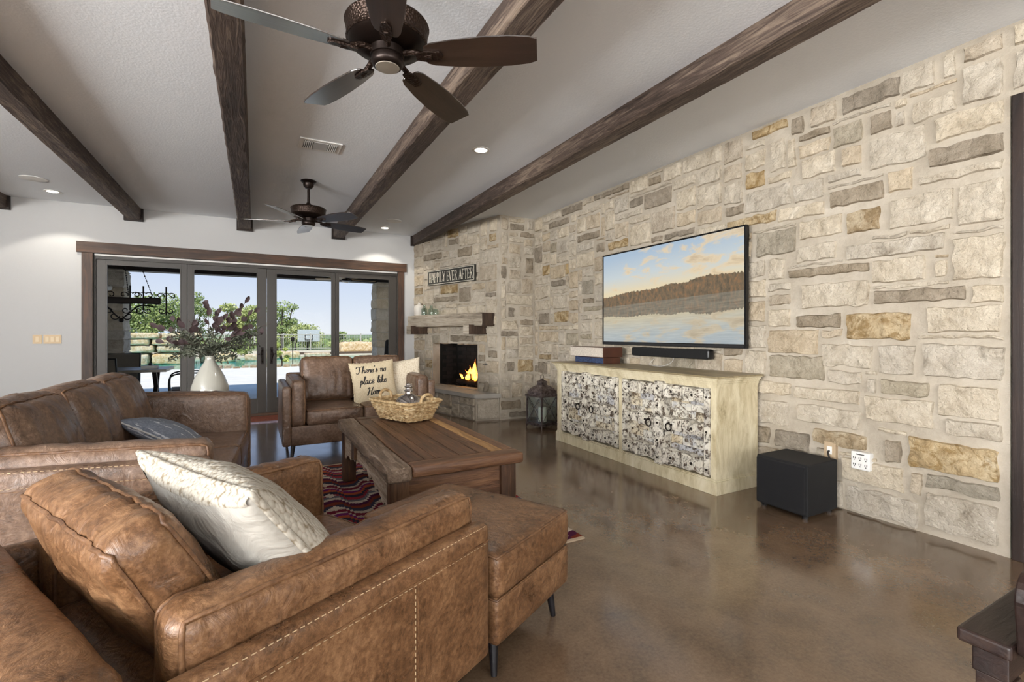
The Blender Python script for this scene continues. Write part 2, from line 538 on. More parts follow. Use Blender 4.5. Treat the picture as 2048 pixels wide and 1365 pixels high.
sky = mix(nt, ramp(nt, cn, [(0.50, 0.0), (0.60, 0.85)]), sky, 'f4dcb4')
sky = mix(nt, ramp(nt, cn, [(0.60, 0.0), (0.70, 0.6)]), sky, 'c9b08f')
tn = noi(nt, nd(nt, 'CombineXYZ', {0: mth(nt, 'MULTIPLY', U_, 34.0), 1: 0.0, 2: 0.0}).outputs[0], 1.0, 6, 0.7)
tl = noi(nt, nd(nt, 'CombineXYZ', {0: mth(nt, 'MULTIPLY', U_, 3.0), 1: 3.0, 2: 0.0}).outputs[0], 1.0, 2, 0.5)
th = mth(nt, 'ADD', mth(nt, 'MULTIPLY_ADD', tn, 0.085, 0.045), mth(nt, 'MULTIPLY_ADD', tl, 0.10, mth(nt, 'MULTIPLY', U_, 0.03)))
istree = mth(nt, 'LESS_THAN', mv, th)
tex = noi(nt, nd(nt, 'Mapping', {0: cv.outputs[0], 'Scale': (30, 16, 1)}).outputs[0], 1.0, 6, 0.7)
tree = ramp(nt, tex, [(0.3, '4d4436'), (0.5, '7c6a52'), (0.62, '9d7550'), (0.75, 'a98f70')])
pic = mix(nt, istree, sky, tree)
rip = noi(nt, nd(nt, 'Mapping', {0: cv.outputs[0], 'Scale': (4, 60, 1)}).outputs[0], 1.0, 4, 0.6)
water = mix(nt, 0.42, pic, ramp(nt, rip, [(0.3, '6f7069'), (0.7, 'b9b7a6')]))
pic = mix(nt, below, pic, water)
nt.links.new(pic, b.inputs['Emission Color'])
b.inputs['Emission Strength'].default_value = 0.8
b.inputs['Base Color'].default_value = (0.01, 0.01, 0.01, 1)
b.inputs['Roughness'].default_value = 0.3
MAT['screen'] = m


# ---------------------------------------------------------------- mesh helpers
class MB:
    def __init__(self):
        self.v = []
        self.f = []

    def add(self, vs, fs):
        o = len(self.v)
        self.v += [tuple(p) for p in vs]
        self.f += [tuple(i + o for i in q) for q in fs]
        return self

    def box(self, x0, x1, y0, y1, z0, z1, mtx=None):
        vs = [Vector(p) for p in ((x0, y0, z0), (x1, y0, z0), (x1, y1, z0), (x0, y1, z0), (x0, y0, z1), (x1, y0, z1), (x1, y1, z1), (x0, y1, z1))]
        if mtx is not None:
            vs = [mtx @ p for p in vs]
        return self.add(vs, [(0, 3, 2, 1), (4, 5, 6, 7), (0, 1, 5, 4), (1, 2, 6, 5), (2, 3, 7, 6), (3, 0, 4, 7)])

    def bar(self, p, q, w, t=None, up=(0, 0, 1)):
        """box-section bar from p to q, width w, thickness t"""
        p, q = Vector(p), Vector(q)
        t = t or w
        d = (q - p).normalized()
        u = d.cross(Vector(up))
        if u.length < 1e-4:
            u = d.cross(Vector((1, 0, 0)))
        u.normalize()
        n_ = u.cross(d)
        vs = []
        for c in (p, q):
            for a, b_ in ((-1, -1), (1, -1), (1, 1), (-1, 1)):
                vs.append(c + u * (a * w / 2) + n_ * (b_ * t / 2))
        return self.add(vs, [(3, 2, 1, 0), (4, 5, 6, 7), (0, 1, 5, 4), (1, 2, 6, 5), (2, 3, 7, 6), (3, 0, 4, 7)])

    def tube(self, pts, r, seg=8, closed=False):
        pts = [Vector(p) for p in pts]
        n = len(pts)
        rs = r if isinstance(r, (list, tuple)) else [r] * n
        prev = None
        rings = []
        for i, p in enumerate(pts):
            a = pts[(i - 1) % n] if (closed or i > 0) else p
            c = pts[(i + 1) % n] if (closed or i < n - 1) else p
            d = (c - a)
            if d.length < 1e-9:
                d = Vector((0, 0, 1))
            d.normalize()
            if prev is None:
                u = d.cross(Vector((0, 0, 1)))
                if u.length < 1e-3:
                    u = d.cross(Vector((1, 0, 0)))
            else:
                u = prev - d * prev.dot(d)
                if u.length < 1e-4:
                    u = d.cross(Vector((0, 0, 1)))
            u.normalize()
            prev = u
            w = d.cross(u)
            rings.append([p + (u * math.cos(2 * PI * k / seg) + w * math.sin(2 * PI * k / seg)) * rs[i] for k in range(seg)])
        vs = [p for rg in rings for p in rg]
        fs = []
        m_ = n if closed else n - 1
        for i in range(m_):
            j = (i + 1) % n
            for k in range(seg):
                l = (k + 1) % seg
                fs.append((i * seg + k, i * seg + l, j * seg + l, j * seg + k))
        if not closed:
            fs.append(tuple(range(seg))[::-1])
            fs.append(tuple((n - 1) * seg + k for k in range(seg)))
        return self.add(vs, fs)

    def lathe(self, prof, c=(0, 0, 0), seg=24, sq=None):
        vs, fs = [], []
        n = len(prof)
        for r, z in prof:
            for k in range(seg):
                a = 2 * PI * k / seg
                vs.append((c[0] + r * math.cos(a), c[1] + r * math.sin(a), c[2] + z))
        for i in range(n - 1):
            for k in range(seg):
                l = (k + 1) % seg
                fs.append((i * seg + k, i * seg + l, (i + 1) * seg + l, (i + 1) * seg + k))
        if prof[0][0] > 1e-5:
            fs.append(tuple(range(seg))[::-1])
        if prof[-1][0] > 1e-5:
            fs.append(tuple((n - 1) * seg + k for k in range(seg)))
        return self.add(vs, fs)

    def prism(self, poly, f0, f1):
        """poly: 2-D outline; f0/f1 map (a, b) to the two end points in 3-D"""
        n = len(poly)
        vs = [f0(*p) for p in poly] + [f1(*p) for p in poly]
        fs = [tuple(range(n))[::-1], tuple(range(n, 2 * n))]
        for i in range(n):
            j = (i + 1) % n
            fs.append((i, j, n + j, n + i))
        return self.add(vs, fs)

    def grid(self, fn, nu, nv, flip=False):
        vs = [fn(i / nu, j / nv) for j in range(nv + 1) for i in range(nu + 1)]
        fs = []
        for j in range(nv):
            for i in range(nu):
                a = j * (nu + 1) + i
                q = (a, a + 1, a + nu + 2, a + nu + 1)
                fs.append(q[::-1] if flip else q)
        return self.add(vs, fs)

    def ball(self, c, r, seg=10, ring=6, sc=(1, 1, 1)):
        prof = [(max(1e-6, r * math.sin(PI * i / ring)), -r * math.cos(PI * i / ring)) for i in range(ring + 1)]
        vs, fs = [], []
        for rr, z in prof:
            for k in range(seg):
                a = 2 * PI * k / seg
                vs.append((c[0] + rr * math.cos(a) * sc[0], c[1] + rr * math.sin(a) * sc[1], c[2] + z * sc[2]))
        for i in range(ring):
            for k in range(seg):
                l = (k + 1) % seg
                fs.append((i * seg + k, i * seg + l, (i + 1) * seg + l, (i + 1) * seg + k))
        return self.add(vs, fs)

    def mesh(self, name, smooth=None, bevel=0.0, bseg=2, weld=True):
        me = bpy.data.meshes.new(name)
        bm = bmesh.new()
        vs = [bm.verts.new(p) for p in self.v]
        for q in self.f:
            try:
                bm.faces.new([vs[i] for i in q])
            except ValueError:
                pass
        if weld:
            bmesh.ops.remove_doubles(bm, verts=bm.verts, dist=1e-5)
        bmesh.ops.recalc_face_normals(bm, faces=bm.faces)
        if bevel:
            es = [e for e in bm.edges if len(e.link_faces) == 2 and e.calc_face_angle(0) > R(25)]
            bmesh.ops.bevel(bm, geom=es, offset=bevel, segments=bseg, affect='EDGES', profile=0.6, clamp_overlap=True)
        bm.to_mesh(me)
        bm.free()
        if smooth:
            for p in me.polygons:
                p.use_smooth = True
            me.set_sharp_from_angle(angle=R(smooth))
        return me

    def build(self, name, mat, parent=None, smooth=None, bevel=0.0, bseg=2, weld=True):
        me = self.mesh(name, smooth, bevel, bseg, weld)
        return obj(name, me, mat, parent)


def obj(name, me, mat, parent=None):
    o = bpy.data.objects.new(name, me)
    if mat is not None and not me.materials:
        me.materials.append(MAT[mat] if isinstance(mat, str) else mat)
    COL.objects.link(o)
    if parent is not None:
        o.parent = parent
    return o


def tag(o, label=None, cat=None, group=None, kind=None):
    if label:
        o['label'] = label
    if cat:
        o['category'] = cat
    if group:
        o['group'] = group
    if kind:
        o['kind'] = kind
    return o


def thing(name, label, cat, loc=(0, 0, 0), rz=0.0, group=None, kind=None):
    o = bpy.data.objects.new(name, None)
    o.empty_display_size = 0.1
    o.location = loc
    o.rotation_euler = (0, 0, rz)
    COL.objects.link(o)
    return tag(o, label, cat, group, kind)


def struct(o):
    o['kind'] = 'structure'
    return o


def copy_tree(o, parent=None):
    c = o.copy()
    COL.objects.link(c)
    if parent is not None:
        c.parent = parent
    for ch in list(o.children):
        copy_tree(ch, c)
    return c


def spline(pts, n=6, closed=False):
    """Catmull-Rom through the points"""
    P = [Vector(p) for p in pts]
    out = []
    m_ = len(P)
    rng = range(m_) if closed else range(m_ - 1)
    for i in rng:
        p1, p2 = P[i], P[(i + 1) % m_]
        p0 = P[(i - 1) % m_] if (closed or i > 0) else p1 * 2 - p2
        p3 = P[(i + 2) % m_] if (closed or i < m_ - 2) else p2 * 2 - p1
        for k in range(n):
            t = k / n
            out.append(0.5 * ((2 * p1) + (p2 - p0) * t + (2 * p0 - 5 * p1 + 4 * p2 - p3) * t * t + (3 * p1 - p0 - 3 * p2 + p3) * t ** 3))
    if not closed:
        out.append(P[-1])
    return out


class Cushion:
    """rounded, puffed box; surf() maps a point of the unit-cube surface to the cushion's skin"""
    def __init__(self, sx, sy, sz, r=0.05, bulge=(0, 0, 0), wr=0.0, wf=(6, 6, 6), seed=0, sag=0.0):
        self.a = (sx / 2, sy / 2, sz / 2)
        self.r = min(r, sx / 2, sy / 2, sz / 2)
        self.bulge, self.wr, self.wf, self.seed, self.sag = bulge, wr, wf, seed, sag

    def surf(self, c, off=0.0):
        a, r = self.a, self.r
        p = Vector((c[0] * a[0], c[1] * a[1], c[2] * a[2]))
        inn = Vector([max(-(a[i] - r), min(a[i] - r, p[i])) for i in range(3)])
        d = p - inn
        if d.length > 1e-9:
            d.normalize()
        q = inn + d * (r + off)
        u = [max(-1, min(1, c[i])) for i in range(3)]
        for i in range(3):
            j, k = (i + 1) % 3, (i + 2) % 3
            q[i] += u[i] * self.bulge[i] * max(0, 1 - u[j] ** 2) ** 0.8 * max(0, 1 - u[k] ** 2) ** 0.8
        if self.wr:
            s = Vector((self.seed * 7.3, self.seed * 3.1, self.seed * 1.7))
            w = noise.noise(Vector([q[i] * self.wf[i] for i in range(3)]) + s) + 0.5 * noise.noise(Vector([q[i] * self.wf[i] * 2.3 for i in range(3)]) + s)
            q = q + d * (w * self.wr)
        return q

    def mesh(self, mb, n=(14, 14, 10), mtx=None):
        def tt(k, m_):
            x = 2 * k / m_ - 1
            return math.copysign(1 - (1 - abs(x)) ** 1.6, x)
        for ax in range(3):
            j, k = (ax + 1) % 3, (ax + 2) % 3
            for sg in (-1, 1):
                def fn(u, v_, ax=ax, j=j, k=k, sg=sg):
                    c = [0, 0, 0]
                    c[ax] = sg
                    c[j] = tt(round(u * n[j]), n[j])
                    c[k] = tt(round(v_ * n[k]), n[k])
                    q = self.surf(c)
                    return mtx @ q if mtx is not None else q
                mb.grid(fn, n[j], n[k], flip=(sg < 0))
        return mb

    def edge(self, fixed, axis, m_=24, off=0.0):
        out = []
        for i in range(m_ + 1):
            c = list(fixed)
            c[axis] = 2 * i / m_ - 1
            out.append(self.surf(c, off))
        return out

    def loop(self, ax, sg, m_=22, off=0.0):
        """closed piping path round the face ax=sg"""
        j, k = (ax + 1) % 3, (ax + 2) % 3
        pts = []
        for (fj, fk, run, d) in ((None, -1, j, 1), (1, None, k, 1), (None, 1, j, -1), (-1, None, k, -1)):
            for i in range(m_):
                c = [0, 0, 0]
                c[ax] = sg
                t = (2 * i / m_ - 1) * d
                if run == j:
                    c[j], c[k] = t, fk
                else:
                    c[j], c[k] = fj, t
                pts.append(self.surf(c, off))
        return pts


def place(o, mtx):
    o.matrix_local = mtx
    return o


def cush_part(name, cu, mat, parent, mtx, pipes=(), pr=0.006, n=(14, 14, 10), pmat='piping'):
    o = cu.mesh(MB(), n).build(name, mat, parent, smooth=60)
    place(o, mtx)
    if pipes:
        mb = MB()
        for ax, sg in pipes:
            mb.tube(cu.loop(ax, sg, off=pr * 0.4), pr, 6, closed=True)
        mb.build('piping', pmat, o, smooth=60)
    return o


def T(x, y, z):
    return Matrix.Translation((x, y, z))


def RX(d):
    return Matrix.Rotation(R(d), 4, 'X')


def RY(d):
    return Matrix.Rotation(R(d), 4, 'Y')


def RZ(d):
    return Matrix.Rotation(R(d), 4, 'Z')


# ---------------------------------------------------------------- room shell
XW, YB, ZC = 3.55, 7.90, 2.853
P0 = Vector((3.0, 5.9, 0))                       # chimney-breast corner on the floor
P1 = Vector((2.385, 7.9, 0))
FE = (P1 - P0).normalized()                      # along the fireplace face
FN = Vector((-0.95583066, -0.29391793, 0))       # out of the fireplace face
FL = (P1 - P0).length

struct(MB().box(XL, XW + 0.4, YR, YB + 0.16, -0.12, 0.0).build('floor', 'floor'))
struct(MB().box(XL - 0.2, XW + 0.4, YR - 0.2, YB + 0.16, ZC, ZC + 0.25).build('ceiling', 'ceiling'))

DX0, DX1, DZ1 = -1.86, 2.15, 2.235               # rough opening of the patio doors
wb = MB()
wb.box(XL, DX0, YB, YB + 0.16, 0, ZC).box(DX1, XW + 0.2, YB, YB + 0.16, 0, ZC).box(DX0, DX1, YB, YB + 0.16, DZ1, ZC)
struct(wb.build('wall_back', 'wallwhite'))

wl = MB()
ys = [YR]
for a_, b_ in WIN_L:
    ys += [a_, b_]
ys += [YB]
for i in range(0, len(ys), 2):
    wl.box(XL - 0.2, XL, ys[i], ys[i + 1], 0, ZC)
for a_, b_ in WIN_L:
    wl.box(XL - 0.2, XL, a_, b_, 0, 0.75).box(XL - 0.2, XL, a_, b_, 2.35, ZC)
struct(wl.build('wall_left', 'wallwhite'))
wr = MB()
xs = [XL]
for a_, b_ in WIN_R:
    xs += [a_, b_]
xs += [XW + 0.2]
for i in range(0, len(xs), 2):
    wr.box(xs[i], xs[i + 1], YR - 0.2, YR, 0, ZC)
for a_, b_ in WIN_R:
    wr.box(a_, b_, YR - 0.2, YR, 0, 0.75).box(a_, b_, YR - 0.2, YR, 2.35, ZC)
struct(wr.build('wall_rear', 'wallwhite'))
for i, (a_, b_) in enumerate(WIN_L):
    f = MB()
    for yy in (a_ + 0.03, (a_ + b_) / 2, b_ - 0.03):
        f.box(XL - 0.12, XL - 0.06, yy - 0.03, yy + 0.03, 0.75, 2.35)
    for zz in (0.78, 2.32):
        f.box(XL - 0.119, XL - 0.061, a_, b_, zz - 0.03, zz + 0.03)
    struct(f.build('window_%d' % (i + 1), 'bronze'))
for i, (a_, b_) in enumerate(WIN_R):
    f = MB()
    for xx in (a_ + 0.03, (a_ + b_) / 2, b_ - 0.03):
        f.box(xx - 0.03, xx + 0.03, YR - 0.12, YR - 0.06, 0.75, 2.35)
    for zz in (0.78, 2.32):
        f.box(a_, b_, YR - 0.119, YR - 0.061, zz - 0.03, zz + 0.03)
    struct(f.build('window_%d' % (i + 3), 'bronze'))

# ---- stone walls: mortar backing + every stone its own piece
WDY, WDZ = 0.97, 2.47                            # side doorway in the stone wall (jamb side, head)
wall_r = struct(MB().box(XW, XW + 0.2, WDY, 6.02, 0, ZC).box(XW, XW + 0.2, -0.25, WDY, WDZ, ZC).box(XW, XW + 0.2, YR, -0.25, 0, ZC).build('wall_right', 'mortar'))
fb_s0, fb_s1, fb_z0, fb_z1 = 0.47, 1.56, 0.385, 1.05   # firebox opening on the face


def fpt(s, z, o=0.0):
    p = P0 + FE * s + FN * o
    return Vector((p.x, p.y, z))


wf = MB()


def fslab(s0, s1, z0, z1, d0=-0.14, d1=0.0):
    vs = [fpt(s, z, o) for o in (d1, d0) for (s, z) in ((s0, z0), (s1, z0), (s1, z1), (s0, z1))]
    wf.add(vs, [(0, 1, 2, 3), (7, 6, 5, 4), (0, 4, 5, 1), (1, 5, 6, 2), (2, 6, 7, 3), (3, 7, 4, 0)])


fslab(0, fb_s0, 0, ZC)
fslab(fb_s1, FL, 0, ZC)
fslab(fb_s0, fb_s1, 0, fb_z0)
fslab(fb_s0, fb_s1, fb_z1, ZC)
wf.add([(3.0, 5.9, 0), (XW, 5.88, 0), (XW, 5.88, ZC), (3.0, 5.9, ZC), (3.05, 6.02, 0), (XW, 6.02, 0), (XW, 6.02, ZC), (3.05, 6.02, ZC)],
       [(0, 1, 2, 3), (7, 6, 5, 4), (0, 4, 5, 1), (1, 5, 6, 2), (2, 6, 7, 3), (3, 7, 4, 0)])
wall_f = struct(wf.build('wall_fireplace', 'mortar'))

TV_ST = [(1.46,1.80,2.69,2.82,'g'),(1.50,1.63,2.50,2.63,'g'),(2.17,2.47,2.76,2.84,'t'),(2.05,2.15,2.68,2.81,'g'),(0.99,1.32,2.18,2.30,'g'),(1.55,1.88,2.07,2.19,'g'),(1.57,1.77,1.87,2.03,'t'),(2.11,2.43,1.81,2.00,'d'),(2.26,2.70,2.07,2.16,'t'),(1.63,2.17,1.61,1.68,'g'),(1.15,1.61,1.39,1.48,'g'),(1.83,2.11,1.72,1.85,'w'),(2.19,2.31,2.45,2.70,'w'),(1.80,2.11,1.24,1.34,'g'),(1.40,1.77,1.16,1.34,'t'),(1.91,2.32,0.86,1.04,'d'),(1.31,1.57,0.81,0.91,'d'),(1.65,1.99,0.42,0.53,'t'),(1.45,1.55,0.38,0.53,'g'),(2.01,2.28,0.33,0.47,'g'),(1.01,1.42,0.38,0.57,'p'),(1.01,1.34,0.28,0.37,'d'),(2.16,2.51,0.49,0.69,'w'),(4.74,5.18,2.73,2.83,'g'),(5.01,5.49,2.62,2.71,'g'),(4.40,4.83,2.33,2.42,'g'),(4.31,4.46,2.15,2.26,'g'),(3.92,4.25,2.14,2.24,'t'),(3.70,3.90,2.54,2.64,'g'),(3.31,3.68,2.47,2.64,'g'),(3.45,3.62,2.70,2.79,'g'),(2.54,2.71,2.19,2.28,'g'),(3.04,3.40,2.12,2.18,'g'),(3.43,3.58,2.12,2.18,'g'),(4.19,4.50,2.77,2.83,'g'),(5.10,5.43,1.83,1.91,'g'),(4.52,4.74,1.67,1.85,'d'),(4.32,4.71,1.47,1.53,'d'),(5.49,5.75,1.33,1.49,'g'),(5.03,5.35,1.35,1.50,'t'),(4.82,5.07,1.05,1.21,'d'),(4.55,4.78,1.13,1.20,'d'),(5.44,5.73,0.84,0.92,'t'),(5.54,5.78,0.64,0.81,'g'),(1.83,2.07,2.33,2.48,'w'),(1.33,1.63,2.26,2.47,'w'),(1.19,1.40,2.48,2.61,'w'),(1.28,1.46,2.68,2.83,'w'),(1.20,1.52,1.86,2.05,'w'),(1.24,1.77,1.69,1.80,'w'),(1.33,1.62,1.52,1.68,'w'),(0.99,1.21,1.50,1.75,'w'),(0.99,1.19,1.81,2.05,'w'),(1.63,2.07,1.38,1.56,'w'),(1.00,1.33,1.20,1.36,'w'),(1.61,1.93,0.97,1.13,'w'),(1.38,1.58,0.94,1.13,'w'),(0.99,1.35,0.94,1.14,'w'),(1.01,1.28,0.72,0.91,'w'),(1.29,1.66,0.63,0.80,'w'),(1.68,2.11,0.55,0.69,'w'),(1.68,2.13,0.72,0.82,'w'),(1.44,1.80,0.20,0.36,'w'),(1.01,1.34,0.04,0.26,'w'),(1.36,1.77,0.01,0.18,'w')]
RET_ST = [(3.15,3.38,2.66,2.76,'g'),(3.32,3.54,2.57,2.65,'g'),(3.01,3.10,1.97,2.15,'g'),(3.40,3.53,2.06,2.29,'g'),(3.12,3.22,1.43,1.57,'g'),(3.31,3.53,1.32,1.41,'g'),(3.01,3.28,1.16,1.24,'g'),(3.10,3.22,0.67,0.81,'g'),(3.27,3.53,0.65,0.84,'t'),(3.01,3.34,0.13,0.27,'g'),(3.14,3.44,0.02,0.11,'g')]
FP_ST = [(0.90,1.14,2.57,2.67,'g'),(0.59,0.92,2.36,2.50,'g'),(1.32,1.80,2.39,2.50,'g'),(1.84,2.07,1.85,1.97,'t'),(0.92,1.34,1.82,1.97,'t'),(0.92,1.53,1.70,1.79,'g'),(0.07,0.29,1.72,1.79,'g'),(0.07,0.21,2.50,2.62,'t'),(1.97,2.07,0.74,0.91,'g'),(0.55,1.09,1.08,1.18,'g'),(0.05,0.23,0.86,0.96,'g')]
rnd = random.Random(11)


def ashlar(s0, s1, z0, z1, fixed, holes, wmin=0.2, wmax=0.52):
    """fill the rectangle with stones round the fixed ones; returns (s0, s1, z0, z1, kind)"""
    c = 0.04
    ns, nz = int(round((s1 - s0) / c)), int(round((z1 - z0) / c))
    occ = [[False] * ns for _ in range(nz)]

    def mark(a, b_, d, e, g=0.0):
        for j in range(nz):
            zc = z0 + (j + 0.5) * c
            if d - g < zc < e + g:
                for i in range(ns):
                    sc = s0 + (i + 0.5) * c
                    if a - g < sc < b_ + g:
                        occ[j][i] = True
    for q in fixed:
        mark(q[0], q[1], q[2], q[3], 0.012)
    for q in holes:
        mark(*q)
    out = [q for q in fixed]
    for j in range(nz):
        for i in range(ns):
            if occ[j][i]:
                continue
            ww = max(2, int(rnd.uniform(wmin, wmax) / c))
            hh = rnd.choice((3, 4, 4, 5, 5, 6))
            w = 0
            while i + w < ns and not occ[j][i + w] and w < ww:
                w += 1
            k = 0
            while i + w + k < ns and not occ[j][i + w + k] and k < 4:
                k += 1
            if 0 < k < 4 and (i + w + k >= ns or occ[j][i + w + k]):
                w += k
            h = 1
            while j + h < nz and h < hh and not any(occ[j + h][i:i + w]):
                h += 1
            if nz - (j + h) in (1, 2) and not any(any(occ[x][i:i + w]) for x in range(j + h, nz)):
                h = nz - j
            for y in range(j, j + h):
                for x in range(i, i + w):
                    occ[y][x] = True
            g = rnd.uniform(0.006, 0.012)
            a, b_, d, e = s0 + i * c + g, s0 + (i + w) * c - g, z0 + j * c + g, z0 + (j + h) * c - g
            if b_ - a < 0.05 or e - d < 0.02:
                continue
            out.append((a, b_, d, e, rnd.choices(('w', 'v', 'g', 't', 'd'), (66, 27, 3, 2, 2))[0]))
    return out


KM = {'w': 'st_w', 'v': 'st_w2', 'g': 'st_g', 'd': 'st_d', 't': 'st_t', 'p': 'st_t'}


def stone_mesh(w, h, d, seed, wmaxcell=0.021):
    r_ = random.Random(seed)
    nu, nv = max(2, int(w / wmaxcell)), max(2, int(h / wmaxcell))
    e = min(0.012, w * 0.15, h * 0.15)
    us = [0, e] + [e + (w - 2 * e) * k / nu for k in range(1, nu)] + [w - e, w]
    vs_ = [0, e] + [e + (h - 2 * e) * k / nv for k in range(1, nv)] + [h - e, h]
    sd = Vector((seed * 1.37, seed * 0.71, seed * 2.1))
    verts = []
    for j, v in enumerate(vs_):
        for i, u in enumerate(us):
            eb = i in (0, len(us) - 1) or j in (0, len(vs_) - 1)
            p = Vector((u, v, 0))
            jit = noise.noise(p * 14 + sd)
            jit2 = noise.noise(p * 14 - sd)
            du = u + jit * 0.016 * (1 if 0 < i < len(us) - 1 else 0.8)
            dv = v + jit2 * 0.016 * (1 if 0 < j < len(vs_) - 1 else 0.8)
            if eb:
                n_ = -0.02
            else:
                edge = min(u, w - u, v, h - v)
                t = min(1, edge / 0.02)
                n_ = d * (0.35 + 0.65 * t * (2 - t)) + (noise.noise(p * 12 + sd) * 0.010 + noise.noise(p * 30 + sd) * 0.009 + noise.noise(p * 70 + sd) * 0.006) * (0.4 + 0.6 * t)
            verts.append((du, dv, n_))
    nx = len(us)
    fs = []
    for j in range(len(vs_) - 1):
        for i in range(nx - 1):
            a = j * nx + i
            fs.append((a, a + 1, a + nx + 1, a + nx))
    me = bpy.data.meshes.new('stone')
    me.from_pydata(verts, [], fs)
    for p in me.polygons:
        p.use_smooth = True
    me.set_sharp_from_angle(angle=R(34))
    return me


_seed = [0]


def lay(stones, parent, org, U, N, smirror):
    """smirror: stone's u axis starts at the high-s end"""
    V = Vector((0, 0, 1))
    for (a, b_, d, e, k) in stones:
        _seed[0] += 1
        me = stone_mesh(b_ - a, e - d, rnd.uniform(0.016, 0.026), _seed[0])
        o = obj('stone', me, KM[k], parent)
        p = org(b_ if smirror else a) + V * d
        o.matrix_world = Matrix(((U.x, V.x, N.x, p.x), (U.y, V.y, N.y, p.y), (U.z, V.z, N.z, p.z), (0, 0, 0, 1)))


tvst = ashlar(0.98, 5.86, 0.0, 2.85, [q for q in TV_ST], [])
lay(tvst, wall_r, lambda s: Vector((XW, s, 0)), Vector((0, -1, 0)), Vector((-1, 0, 0)), True)
ovr = [(x, x + 0.085, 2.72, 2.845, 'w') for x in [0.40 + 0.095 * i for i in range(6)]] + [(0.30, 0.62, 2.49, 2.70, 'w'), (0.64, 0.96, 2.49, 2.70, 'w')]
lay(ovr, wall_r, lambda s: Vector((XW, s, 0)), Vector((0, -1, 0)), Vector((-1, 0, 0)), True)
rst = ashlar(3.01, 3.53, 0.0, 2.85, RET_ST, [], 0.16, 0.4)
lay(rst, wall_f, lambda s: Vector((s, 5.9 - 0.02 * (s - 3.0) / 0.55, 0)), Vector((1, 0, 0)), Vector((0, -1, 0)), False)
fst = ashlar(0.01, FL - 0.02, 0.35, 2.85, FP_ST, [(fb_s0 - 0.0, fb_s1 + 0.0, fb_z0, fb_z1)], 0.2, 0.5)
lay(fst, wall_f, lambda s: fpt(s, 0), -FE, FN, True)

# raised hearth: stone-faced bench under a slab
HC = Vector((2.67, 5.985, 0))                    # front corner
HD = (Vector((2.235, 7.88, 0)) - HC)
HLEN = HD.length
HU = HD.normalized()
HN = Vector((-HU.y, HU.x, 0))
if HN.x > 0:
    HN = -HN
hearth = thing('hearth', 'raised stone hearth bench with grey slab below the fire opening', 'hearth')
hb = MB()
poly = [(HC.x, HC.y), (P0.x, P0.y + 0.015), tuple((P0 + FE * (FL - 0.02)).xy), (2.235, 7.88)]
hb.prism(poly, lambda x, y: (x, y, 0), lambda x, y: (x, y, 0.312))
hb.build('bench_core', 'mortar', hearth)
hs = ashlar(0.01, HLEN - 0.02, 0.0, 0.31, [], [], 0.18, 0.42)
lay(hs, hearth, lambda s: HC + HU * s, -HU, HN, True)
RU = (Vector((P0.x, P0.y + 0.015, 0)) - HC)
RL = RU.length
RU.normalize()
RN = Vector((RU.y, -RU.x, 0))
lay([(0.01, RL - 0.01, 0.02, 0.30, 'w')], hearth, lambda s: HC + RU * s, RU, RN, False)
pc = HC + HN * 0.03 + RN * 0.03
pd = Vector((2.235, 7.88, 0)) + HN * 0.03
sp = [tuple(pc.xy), (P0.x, P0.y - 0.035), (P0.x + FE.x * 0.03, P0.y + FE.y * 0.03), tuple((P0 + FE * (FL - 0.02)).xy), tuple(pd.xy)]
MB().prism(sp, lambda x, y: (x, y, 0.312), lambda x, y: (x, y, 0.37)).build('slab', 'gray_slab', hearth, bevel=0.004)

# firebox: brick lining, logs, fire
fbx = thing('firebox', 'black brick-lined firebox set in the stone chimney breast', 'fireplace')
DP = 0.5
fm = MB()


def fq(s0, s1, z0, z1, o0, o1):
    vs = [fpt(s, z, o) for o in (o0, o1) for (s, z) in ((s0, z0), (s1, z0), (s1, z1), (s0, z1))]
    fm.add(vs, [(0, 1, 2, 3), (7, 6, 5, 4), (0, 4, 5, 1), (1, 5, 6, 2), (2, 6, 7, 3), (3, 7, 4, 0)])


fq(fb_s0 - 0.06, fb_s1 + 0.06, fb_z0 - 0.06, fb_z1 + 0.06, -DP - 0.06, -DP)
fq(fb_s0 - 0.06, fb_s0 - 0.01, fb_z0 - 0.06, fb_z1 + 0.06, -DP, -0.15)
fq(fb_s1 + 0.01, fb_s1 + 0.06, fb_z0 - 0.06, fb_z1 + 0.06, -DP, -0.15)
fq(fb_s0 - 0.01, fb_s1 + 0.01, fb_z1, fb_z1 + 0.06, -DP, -0.15)
fq(fb_s0 - 0.01, fb_s1 + 0.01, fb_z0 - 0.06, fb_z0 - 0.005, -DP, -0.15)
fm.build('shell', 'soot', fbx)
bme = MB().box(0, 0.20, 0, 0.012, 0, 0.058).mesh('brick')
bme.materials.append(MAT['firebrick'])
for j in range(10):
    z = fb_z0 + 0.005 + j * 0.0655
    for i in range(-1, 6):
        s = fb_s0 + i * 0.21 + (0.105 if j % 2 else 0)
        if s < fb_s0 - 0.005 or s + 0.2 > fb_s1 + 0.01:
            continue
        o = obj('brick', bme, None, fbx)
        p = fpt(s, z, -DP)
        o.matrix_world = Matrix(((FE.x, FN.x, 0, p.x), (FE.y, FN.y, 0, p.y), (0, 0, 1, p.z), (0, 0, 0, 1)))
    for i in range(1):
        oo = -0.48 + i * 0.205 + (0.08 if j % 2 else 0)
        o = obj('brick', bme, None, fbx)
        p = fpt(fb_s1 + 0.01, z, oo)
        o.matrix_world = Matrix(((FN.x, -FE.x, 0, p.x), (FN.y, -FE.y, 0, p.y), (0, 0, 1, p.z), (0, 0, 0, 1)))
em = MB()
rr = random.Random(4)
for i in range(60):
    s, o_ = rr.uniform(0.55, 1.45), rr.uniform(-0.42, -0.16)
    p = fpt(s, fb_z0 + 0.008, o_)
    em.ball(p, rr.uniform(0.012, 0.03), 6, 4, (1, 1, 0.7))
